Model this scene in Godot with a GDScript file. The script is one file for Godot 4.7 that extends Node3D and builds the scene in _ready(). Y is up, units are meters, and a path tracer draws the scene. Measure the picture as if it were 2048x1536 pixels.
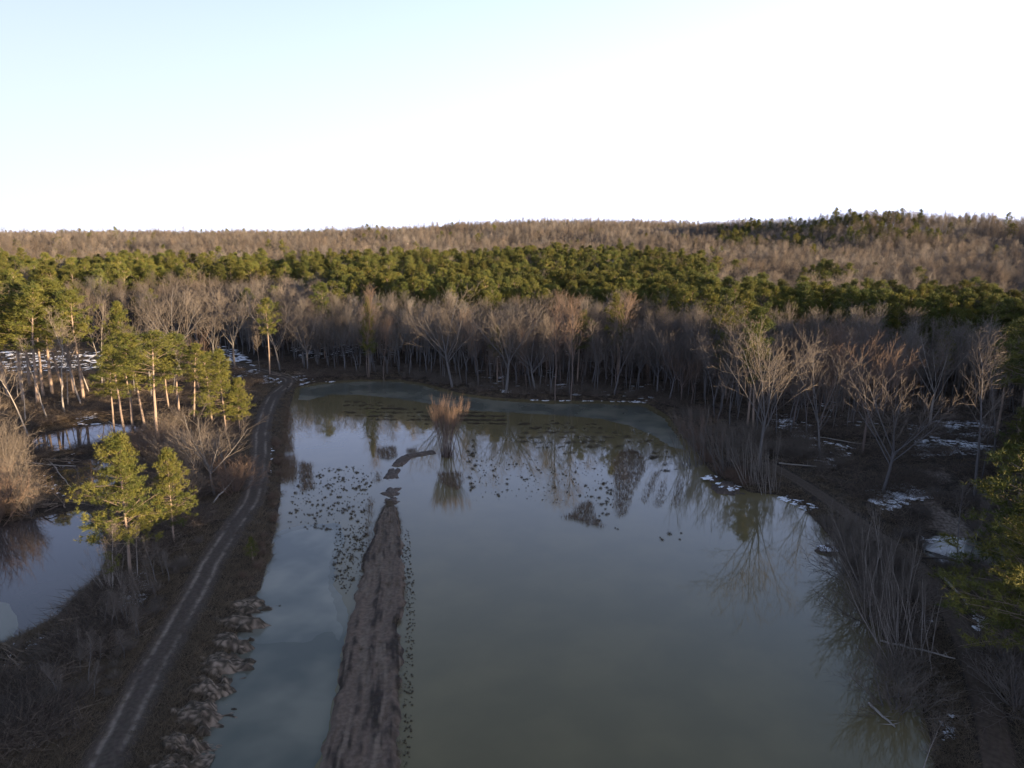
extends Node3D
# A flooded wetland in late winter light, seen from above: pond, levee, tracks, snow, bare woods and pines.

const SUN_SIDE := 118.0      # degrees to the right of the view
const SUN_HEIGHT := 5.4
const POND := [Vector2(-23.3, -43.1), Vector2(-24.7, -48.1), Vector2(-25.8, -53.6), Vector2(-26.8, -58.4), Vector2(-27.9, -64.9), Vector2(-29.3, -72.3), Vector2(-28.8, -76.2), Vector2(-30.5, -84.0), Vector2(-32.6, -93.3), Vector2(-35.5, -104.7), Vector2(-39.0, -116.4), Vector2(-44.6, -137.4), Vector2(-51.4, -162.1), Vector2(-57.3, -186.9), Vector2(-52.6, -194.1), Vector2(-42.4, -197.6), Vector2(-31.2, -197.6), Vector2(-22.1, -190.8), Vector2(-13.3, -180.2), Vector2(-3.0, -174.5), Vector2(9.3, -171.8), Vector2(21.4, -171.8), Vector2(32.1, -170.2), Vector2(34.9, -157.5), Vector2(34.5, -141.1), Vector2(34.5, -129.2), Vector2(34.1, -119.0), Vector2(35.1, -113.4), Vector2(37.5, -108.0), Vector2(41.8, -106.9), Vector2(43.2, -102.6), Vector2(43.1, -95.0), Vector2(42.6, -89.2), Vector2(42.2, -85.4), Vector2(40.4, -79.9), Vector2(39.5, -75.0), Vector2(38.3, -69.7), Vector2(37.0, -64.0), Vector2(36.7, -60.7), Vector2(35.7, -56.3), Vector2(34.0, -51.8), Vector2(32.3, -48.1), Vector2(30.5, -43.1)]
const LEFT_POND := [Vector2(-86.1, -90.8), Vector2(-75.7, -92.9), Vector2(-71.4, -94.7), Vector2(-69.3, -96.8), Vector2(-66.9, -98.7), Vector2(-64.7, -101.0), Vector2(-61.7, -99.5), Vector2(-56.3, -93.3), Vector2(-51.3, -85.4), Vector2(-49.1, -79.3), Vector2(-49.0, -74.5), Vector2(-48.5, -69.7), Vector2(-49.6, -66.9), Vector2(-50.9, -65.1), Vector2(-54.9, -60.7), Vector2(-59.3, -60.0)]
const MID_POND := [Vector2(-78.5, -116.9), Vector2(-79.4, -122.9), Vector2(-76.1, -125.8), Vector2(-70.6, -122.3), Vector2(-64.6, -112.6), Vector2(-62.3, -104.7), Vector2(-65.1, -103.7), Vector2(-69.1, -106.2), Vector2(-73.7, -109.8), Vector2(-77.4, -113.9)]
const UPPER_POND := [Vector2(-96.4, -141.8), Vector2(-93.7, -144.8), Vector2(-91.3, -148.8), Vector2(-87.5, -150.5), Vector2(-81.1, -149.7), Vector2(-76.1, -144.8), Vector2(-75.8, -140.3), Vector2(-78.4, -136.7), Vector2(-80.2, -133.0), Vector2(-84.7, -130.1), Vector2(-88.2, -129.8), Vector2(-92.8, -134.0)]
const RIGHT_POND := [Vector2(54.0, -89.2), Vector2(57.2, -91.6), Vector2(59.0, -91.3), Vector2(62.1, -89.7), Vector2(63.7, -87.2), Vector2(62.8, -84.0), Vector2(59.6, -81.9), Vector2(56.0, -81.0), Vector2(53.1, -82.3), Vector2(52.0, -84.7)]
const TRACK := [Vector2(-30.1, -44.0), Vector2(-30.6, -47.1), Vector2(-31.3, -50.2), Vector2(-32.0, -54.5), Vector2(-32.9, -59.5), Vector2(-33.8, -65.0), Vector2(-34.7, -71.3), Vector2(-35.9, -78.3), Vector2(-37.2, -85.9), Vector2(-38.0, -93.1), Vector2(-38.9, -101.6), Vector2(-41.3, -111.6), Vector2(-44.9, -123.6), Vector2(-49.7, -138.2), Vector2(-54.3, -154.3), Vector2(-58.4, -173.2), Vector2(-59.9, -190.3), Vector2(-64.9, -198.6), Vector2(-77.9, -211.6), Vector2(-91.3, -222.8)]
const PATH := [Vector2(44.1, -120.7), Vector2(45.8, -113.5), Vector2(47.1, -104.7), Vector2(47.8, -94.9), Vector2(48.5, -86.6), Vector2(48.5, -79.6), Vector2(47.2, -72.4), Vector2(44.9, -65.4), Vector2(41.9, -58.0), Vector2(39.1, -52.0), Vector2(36.5, -47.1), Vector2(34.8, -44.0)]
const LEVEE_L := [Vector2(-14.6, -44.9), Vector2(-14.7, -48.1), Vector2(-14.8, -51.8), Vector2(-15.4, -56.3), Vector2(-16.4, -64.0), Vector2(-17.1, -70.7), Vector2(-17.6, -78.0), Vector2(-18.6, -84.7), Vector2(-18.4, -90.0), Vector2(-19.0, -95.0), Vector2(-19.0, -101.6), Vector2(-19.0, -104.1)]
const LEVEE_R := [Vector2(-8.0, -44.9), Vector2(-8.6, -48.1), Vector2(-9.4, -53.0), Vector2(-10.0, -57.7), Vector2(-11.4, -65.8), Vector2(-12.1, -73.9), Vector2(-13.0, -79.9), Vector2(-13.9, -85.4), Vector2(-15.0, -90.8), Vector2(-15.7, -95.0), Vector2(-17.1, -100.6), Vector2(-17.9, -104.1)]
const FRONT := [Vector2(-40.51, 334.7), Vector2(-35.56, 312.8), Vector2(-28.39, 289.2), Vector2(-23.58, 259.7), Vector2(-20.16, 243.0), Vector2(-16.59, 219.7), Vector2(-12.84, 207.9), Vector2(-8.97, 200.0), Vector2(-5.00, 189.4), Vector2(-0.97, 180.5), Vector2(3.08, 174.8), Vector2(11.06, 175.6), Vector2(14.20, 165.5), Vector2(16.93, 151.7), Vector2(19.59, 142.2), Vector2(22.46, 145.0), Vector2(25.83, 154.8), Vector2(28.95, 172.9), Vector2(31.93, 186.3), Vector2(36.13, 187.4), Vector2(42.56, 173.1)]   # bearing in degrees, metres at which the woods begin
const FAR_ICE := [Vector2(-55.6, -186.3), Vector2(-50.6, -191.5), Vector2(-41.8, -194.8), Vector2(-30.7, -194.1), Vector2(-23.1, -188.2), Vector2(-15.0, -177.9), Vector2(-2.9, -171.3), Vector2(9.1, -168.1), Vector2(21.0, -168.1), Vector2(30.8, -166.1), Vector2(33.6, -153.9), Vector2(33.1, -141.8), Vector2(32.7, -130.7), Vector2(30.2, -133.0), Vector2(28.8, -140.3), Vector2(25.2, -148.0), Vector2(19.3, -153.9), Vector2(9.6, -157.5), Vector2(0.7, -159.3), Vector2(-7.9, -161.2), Vector2(-13.8, -163.6), Vector2(-20.9, -169.2), Vector2(-28.9, -174.0), Vector2(-38.3, -177.9), Vector2(-46.0, -178.5), Vector2(-49.4, -172.3), Vector2(-52.3, -172.3)]
const CHANNEL_ICE := [Vector2(-31.4, -89.2), Vector2(-30.9, -92.3), Vector2(-28.0, -94.0), Vector2(-24.9, -94.0), Vector2(-23.4, -90.0), Vector2(-22.4, -82.6), Vector2(-21.4, -77.4), Vector2(-19.7, -73.4), Vector2(-18.2, -69.7), Vector2(-17.3, -66.7), Vector2(-17.4, -65.6), Vector2(-18.4, -67.5), Vector2(-19.1, -67.3), Vector2(-19.7, -66.6), Vector2(-20.1, -65.5), Vector2(-20.8, -65.2), Vector2(-22.0, -65.6), Vector2(-23.2, -65.6), Vector2(-25.0, -64.9), Vector2(-26.7, -65.5), Vector2(-27.2, -64.9), Vector2(-28.2, -69.7), Vector2(-29.0, -75.0), Vector2(-29.3, -79.9), Vector2(-30.2, -84.0)]
const CHANNEL_ICE_B := [Vector2(-23.7, -44.9), Vector2(-24.4, -48.1), Vector2(-25.5, -53.3), Vector2(-26.5, -58.3), Vector2(-27.6, -64.7), Vector2(-28.9, -71.7), Vector2(-28.6, -76.0), Vector2(-30.3, -83.7), Vector2(-32.2, -92.6), Vector2(-29.7, -95.0), Vector2(-24.2, -95.7), Vector2(-22.2, -90.0), Vector2(-21.7, -82.6), Vector2(-20.7, -77.4), Vector2(-18.5, -73.4), Vector2(-17.3, -69.7), Vector2(-16.8, -65.8), Vector2(-16.3, -61.5), Vector2(-15.7, -57.0), Vector2(-15.2, -52.4), Vector2(-15.1, -48.4), Vector2(-14.9, -44.9)]
const LEFT_ICE := [Vector2(-67.2, -76.2), Vector2(-60.0, -75.0), Vector2(-56.0, -73.4), Vector2(-53.5, -71.2), Vector2(-51.5, -68.7), Vector2(-50.4, -66.3), Vector2(-51.0, -65.3), Vector2(-54.4, -61.9), Vector2(-56.2, -62.4)]
const BEDS := [
	["dark triangular reed bed standing alone in the open pond", [Vector2(7.0, -97.4), Vector2(9.2, -99.8), Vector2(10.2, -103.0), Vector2(12.0, -104.1), Vector2(11.8, -97.8), Vector2(12.9, -94.1), Vector2(10.6, -95.0), Vector2(9.0, -96.8)], 1.0],
	["long wedge of brown reeds pointing towards the camera", [Vector2(18.1, -123.2), Vector2(20.1, -129.2), Vector2(22.5, -131.4), Vector2(24.0, -126.1), Vector2(22.9, -119.0), Vector2(19.4, -109.1), Vector2(16.7, -99.6), Vector2(15.4, -97.2), Vector2(15.3, -101.6)], 0.8],
	["square brown reed bed just in front of the pond tree", [Vector2(-12.6, -117.7), Vector2(-8.7, -117.7), Vector2(-8.1, -113.4), Vector2(-8.4, -109.1), Vector2(-10.0, -109.1), Vector2(-11.4, -111.9)], 0.9],
	["round reed clump at the bend of the mud bar", [Vector2(-25.6, -131.7), Vector2(-22.4, -133.0), Vector2(-21.2, -127.0), Vector2(-22.1, -124.6), Vector2(-24.1, -125.8)], 1.0],
	["small reed clump between round clump and pond tree", [Vector2(-19.9, -130.7), Vector2(-18.2, -132.0), Vector2(-17.6, -128.2), Vector2(-18.9, -127.0)], 0.9],
	["narrow strip of brown reeds beside the end of the mud levee", [Vector2(-22.1, -104.7), Vector2(-21.5, -105.8), Vector2(-20.0, -96.8), Vector2(-18.5, -87.6), Vector2(-19.0, -87.6), Vector2(-20.7, -96.8)], 0.7],
	["rusty reed clump left of the broken mud bar", [Vector2(-23.2, -117.7), Vector2(-22.8, -118.2), Vector2(-21.6, -113.4), Vector2(-22.0, -111.9), Vector2(-22.7, -113.9)], 0.7],
	["short reed row next to the wedge of reeds", [Vector2(21.3, -110.3), Vector2(22.8, -113.9), Vector2(24.8, -119.0), Vector2(25.2, -117.7), Vector2(22.1, -108.0), Vector2(20.1, -102.6), Vector2(20.0, -104.7)], 0.6],
	["reed row ending right of the wedge, second row out", [Vector2(21.9, -104.7), Vector2(24.4, -112.6), Vector2(25.3, -113.9), Vector2(24.2, -108.0), Vector2(22.2, -101.6), Vector2(21.3, -101.0)], 0.6],
	["outermost reed row near the reflected tree tops", [Vector2(24.1, -102.6), Vector2(26.6, -111.4), Vector2(28.2, -115.1), Vector2(27.4, -110.3), Vector2(25.6, -103.7), Vector2(24.2, -100.6)], 0.6],
	["rusty orange reeds at the waterline beside the dirt track", [Vector2(-42.0, -126.1), Vector2(-39.9, -127.0), Vector2(-36.8, -117.7), Vector2(-35.9, -112.6), Vector2(-37.8, -112.6)], 1.5],
	["pinkish thin reeds standing in water off the dirt track", [Vector2(-37.7, -123.2), Vector2(-35.5, -122.3), Vector2(-32.0, -110.3), Vector2(-33.0, -108.0)], 1.1],
	["dark reed fringe along the track side shore further up", [Vector2(-56.0, -172.3), Vector2(-49.6, -157.5), Vector2(-43.4, -137.4), Vector2(-40.6, -129.2), Vector2(-42.6, -129.2), Vector2(-47.9, -144.8)], 1.1]]
const TUSSOCKS := [
	["dark tussock in the weedy flooded corner", [Vector2(-35.9, -113.9), Vector2(-28.5, -121.7), Vector2(-23.1, -113.9), Vector2(-20.2, -95.0), Vector2(-26.3, -92.9), Vector2(-31.1, -94.0)], 150, 0.30],
	["dark tussock in the band beside the levee", [Vector2(-23.8, -94.0), Vector2(-20.2, -95.0), Vector2(-18.4, -84.0), Vector2(-18.8, -77.4), Vector2(-21.0, -78.6), Vector2(-22.6, -85.4)], 40, 0.30],
	["dark tussock right of the pond tree", [Vector2(-9.0, -135.7), Vector2(-7.5, -137.4), Vector2(-6.2, -124.6), Vector2(-6.1, -105.8), Vector2(-6.9, -106.9)], 22, 0.42],
	["tussock between pond tree and reed wedge", [Vector2(-6.7, -124.6), Vector2(4.9, -121.7), Vector2(16.8, -121.7), Vector2(14.8, -104.7), Vector2(5.8, -104.7), Vector2(-1.8, -103.7)], 45, 0.28],
	["tiny tussock in water near the reed rows", [Vector2(14.4, -116.4), Vector2(16.9, -113.9), Vector2(14.1, -95.0), Vector2(18.4, -90.0), Vector2(23.4, -93.3), Vector2(22.8, -89.2), Vector2(15.2, -90.8), Vector2(12.2, -96.8)], 35, 0.30]]
const WEED := [[Vector2(1.7, -153.0), Vector2(16.8, -150.9), Vector2(27.2, -137.4), Vector2(31.3, -121.7), Vector2(26.7, -116.4), Vector2(22.9, -129.2), Vector2(11.5, -126.1), Vector2(1.5, -130.7)], [Vector2(-40.8, -172.3), Vector2(-26.4, -166.1), Vector2(-17.5, -159.8), Vector2(-17.4, -148.8), Vector2(-28.8, -153.0), Vector2(-37.5, -157.5)], [Vector2(-11.9, -161.2), Vector2(-1.6, -156.6), Vector2(-1.5, -148.8), Vector2(-11.2, -150.9)], [Vector2(-15.7, -95.0), Vector2(-14.2, -93.3), Vector2(-10.7, -73.9), Vector2(-8.7, -56.3), Vector2(-7.7, -48.1), Vector2(-8.3, -48.1), Vector2(-9.5, -56.3), Vector2(-11.7, -73.9)], [Vector2(-37.8, -119.0), Vector2(-24.6, -121.7), Vector2(-19.7, -93.3), Vector2(-30.9, -93.3)], [Vector2(-24.4, -94.0), Vector2(-20.0, -95.0), Vector2(-18.2, -82.6), Vector2(-18.8, -75.0), Vector2(-21.4, -78.6)], [Vector2(-7.9, -130.7), Vector2(17.4, -123.2), Vector2(15.3, -102.6), Vector2(-6.4, -103.7)]]
const SNOW := [
	[[Vector2(-102.0, -250.0), Vector2(-91.0, -239.2), Vector2(-65.9, -193.0), Vector2(-67.4, -189.6), Vector2(-78.6, -201.5), Vector2(-86.8, -211.6)], 60, 1.00],
	[[Vector2(-79.3, -255.7), Vector2(-40.0, -255.7), Vector2(-33.9, -215.8), Vector2(-64.7, -217.5)], 60, 0.90],
	[[Vector2(-51.2, -194.3), Vector2(-36.3, -196.4), Vector2(-35.7, -193.0), Vector2(-50.4, -190.9)], 46, 0.50],
	[[Vector2(-11.7, -176.1), Vector2(-2.9, -172.7), Vector2(32.2, -170.5), Vector2(31.8, -168.4), Vector2(-2.9, -169.4), Vector2(-11.5, -173.2)], 110, 0.45],
	[[Vector2(-17.8, -244.5), Vector2(27.9, -255.7), Vector2(24.2, -174.4), Vector2(-8.0, -177.2)], 130, 0.90],
	[[Vector2(30.8, -193.0), Vector2(47.9, -180.2), Vector2(44.4, -166.3), Vector2(27.5, -171.6)], 30, 0.80],
	[[Vector2(54.4, -105.8), Vector2(62.1, -111.6), Vector2(63.7, -105.8), Vector2(67.3, -108.0), Vector2(61.7, -99.6), Vector2(53.0, -98.2)], 150, 0.55],
	[[Vector2(83.5, -147.9), Vector2(102.8, -150.0), Vector2(87.6, -126.6), Vector2(71.0, -122.1)], 170, 0.75],
	[[Vector2(70.3, -100.6), Vector2(66.0, -102.6), Vector2(69.2, -97.7)], 14, 0.60],
	[[Vector2(56.7, -154.3), Vector2(62.2, -154.3), Vector2(59.5, -134.7), Vector2(54.4, -131.3), Vector2(54.3, -145.9)], 40, 0.70],
	[[Vector2(57.6, -134.7), Vector2(63.8, -131.3), Vector2(56.8, -118.0), Vector2(52.8, -120.7)], 30, 0.50],
	[[Vector2(40.6, -105.8), Vector2(42.9, -105.8), Vector2(45.3, -100.6), Vector2(43.6, -99.0)], 26, 0.40],
	[[Vector2(54.5, -90.6), Vector2(61.2, -89.4), Vector2(62.0, -86.6), Vector2(58.9, -87.9), Vector2(53.9, -89.4)], 36, 0.35],
	[[Vector2(-169.2, -236.1), Vector2(-136.2, -239.2), Vector2(-118.0, -206.1), Vector2(-146.8, -203.8)], 90, 1.00],
	[[Vector2(-98.8, -158.9), Vector2(-94.3, -158.9), Vector2(-88.2, -149.1), Vector2(-92.3, -147.9)], 18, 0.60],
	[[Vector2(-45.9, -78.3), Vector2(-43.6, -79.6), Vector2(-39.5, -72.4), Vector2(-42.2, -70.8)], 40, 0.28],
	[[Vector2(-49.7, -63.6), Vector2(-41.6, -70.3), Vector2(-38.6, -63.6), Vector2(-40.0, -60.3), Vector2(-42.1, -53.8)], 60, 0.22],
	[[Vector2(-42.5, -53.2), Vector2(-37.9, -53.8), Vector2(-35.4, -49.0), Vector2(-39.6, -49.0)], 18, 0.25],
	[[Vector2(-85.2, -203.8), Vector2(-78.0, -200.0), Vector2(-59.3, -198.6), Vector2(-52.3, -193.0), Vector2(-60.7, -185.1), Vector2(-70.1, -189.6)], 40, 0.60],
	[[Vector2(35.2, -52.6), Vector2(37.2, -53.2), Vector2(35.7, -50.8), Vector2(34.4, -50.5)], 10, 0.30],
	[[Vector2(42.8, -69.3), Vector2(43.5, -68.8), Vector2(41.6, -65.9), Vector2(41.0, -66.2)], 8, 0.35],
	[[Vector2(48.5, -69.3), Vector2(48.9, -68.3), Vector2(47.1, -65.9), Vector2(46.7, -66.3)], 9, 0.35],
	[[Vector2(-14.4, -47.4), Vector2(-14.7, -51.3), Vector2(-14.3, -51.3), Vector2(-13.8, -47.1)], 10, 0.16],
	[[Vector2(65.3, -255.7), Vector2(72.8, -244.5), Vector2(54.3, -180.2), Vector2(48.2, -186.4)], 20, 0.80],
	[[Vector2(73.8, -168.9), Vector2(80.9, -154.3), Vector2(74.8, -141.9), Vector2(64.2, -145.9)], 20, 0.50],
	[[Vector2(-99.0, -134.7), Vector2(-87.9, -126.6), Vector2(-75.1, -126.6), Vector2(-68.5, -119.3), Vector2(-67.8, -102.6), Vector2(-78.1, -111.6)], 30, 0.25],
	[[Vector2(-48.7, -134.7), Vector2(-46.3, -134.7), Vector2(-39.2, -111.6), Vector2(-40.8, -111.6)], 10, 0.30]]
const SAND := [[Vector2(56.6, -94.9), Vector2(60.6, -97.7), Vector2(63.8, -98.2), Vector2(61.6, -95.8), Vector2(63.3, -94.0), Vector2(64.5, -91.1), Vector2(61.8, -89.4), Vector2(59.0, -91.4), Vector2(56.6, -93.1)], [Vector2(68.2, -115.3), Vector2(74.0, -116.6), Vector2(72.3, -110.4), Vector2(68.9, -108.0)]]
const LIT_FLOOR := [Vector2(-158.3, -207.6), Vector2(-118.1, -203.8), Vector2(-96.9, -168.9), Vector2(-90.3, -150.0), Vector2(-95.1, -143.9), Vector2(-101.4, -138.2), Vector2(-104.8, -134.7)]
const MOUNDS := [
	[-29.2, -72.5, 2.1, "topmost"],
	[-28.4, -68.5, 1.9, "second"],
	[-28.1, -64.8, 1.8, "third"],
	[-27.8, -61.1, 1.8, "fourth"],
	[-27.2, -57.4, 1.7, "fifth"],
	[-26.8, -53.8, 1.7, "sixth"],
	[-26.4, -50.1, 1.8, "seventh"],
	[-26.1, -47.3, 1.8, "nearest"]]
const LOGS := [
	[Vector2(46.1, -119.8), Vector2(57.0, -117.1), 0.16, "pale bare log lying straight beyond the path start"],
	[Vector2(50.1, -78.3), Vector2(48.6, -68.7), 0.17, "long pale log beside the path below the frozen pool"],
	[Vector2(52.0, -79.3), Vector2(51.8, -75.0), 0.10, "short log between the frozen pool and the long pale log"],
	[Vector2(36.9, -65.5), Vector2(40.0, -58.8), 0.13, "thin fallen trunk lying across the leaning birches towards the path"],
	[Vector2(30.9, -55.7), Vector2(31.6, -52.6), 0.14, "broken two-piece log afloat by the near right shore"],
	[Vector2(33.3, -56.7), Vector2(36.3, -56.4), 0.07, "thin white branch lying on the near right bank"],
	[Vector2(43.2, -75.4), Vector2(47.0, -77.9), 0.08, "thin pale branch propped up beside the path"],
	[Vector2(-44.4, -101.5), Vector2(-43.4, -108.2), 0.13, "grey fallen trunk leaning beside the dirt track"],
	[Vector2(-85.0, -120.1), Vector2(-76.2, -120.7), 0.16, "longest sunlit log on the beaver dam"],
	[Vector2(-81.6, -122.2), Vector2(-70.4, -109.9), 0.12, "log sliding from the beaver dam into the middle pool"],
	[Vector2(-75.5, -109.4), Vector2(-73.1, -110.3), 0.10, "pale log on the bank below the beaver dam"],
	[Vector2(-92.8, -126.9), Vector2(-89.1, -125.9), 0.10, "sunlit pale log under the golden bushes"],
	[Vector2(-63.5, -201.0), Vector2(-58.1, -192.5), 0.14, "pale log end at the far corner of the track"],
	[Vector2(-87.0, -151.0), Vector2(-82.1, -147.1), 0.10, "pale stick over the water of the upper pool"],
	[Vector2(60.1, -136.1), Vector2(67.4, -131.0), 0.13, "long thin log in the snowy bottomland wood"],
	[Vector2(75.8, -134.4), Vector2(84.8, -143.5), 0.12, "log pointing up in the snowy clearing on the right"],
	[Vector2(50.5, -82.6), Vector2(58.2, -83.8), 0.10, "dark trunk lying across the ice of the frozen pool"],
	[Vector2(53.0, -86.5), Vector2(56.7, -82.4), 0.09, "dark branch crossing the trunk on the frozen pool"],
	[Vector2(-45.4, -61.3), Vector2(-43.0, -62.2), 0.10, "thin pale branch on the brush heap by the near left pool"]]
const PILES := [
	[-80.0, -122.7, 5.3, 26, "tangled sunlit beaver dam of sticks across the upper pool"],
	[-67.9, -101.0, 3.0, 16, "dark heap of sticks between middle pool and near left pool"],
	[-44.2, -60.3, 3.2, 34, "flattened brush heap on the near left bank"],
	[-42.6, -67.3, 2.3, 16, "small brush heap at the tip of the near left pool"],
	[-59.3, -198.6, 5.6, 14, "drift sticks heaped at the far corner of the pond"],
	[79.9, -126.6, 4.1, 14, "dead branches heaped in the snowy clearing"]]
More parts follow.
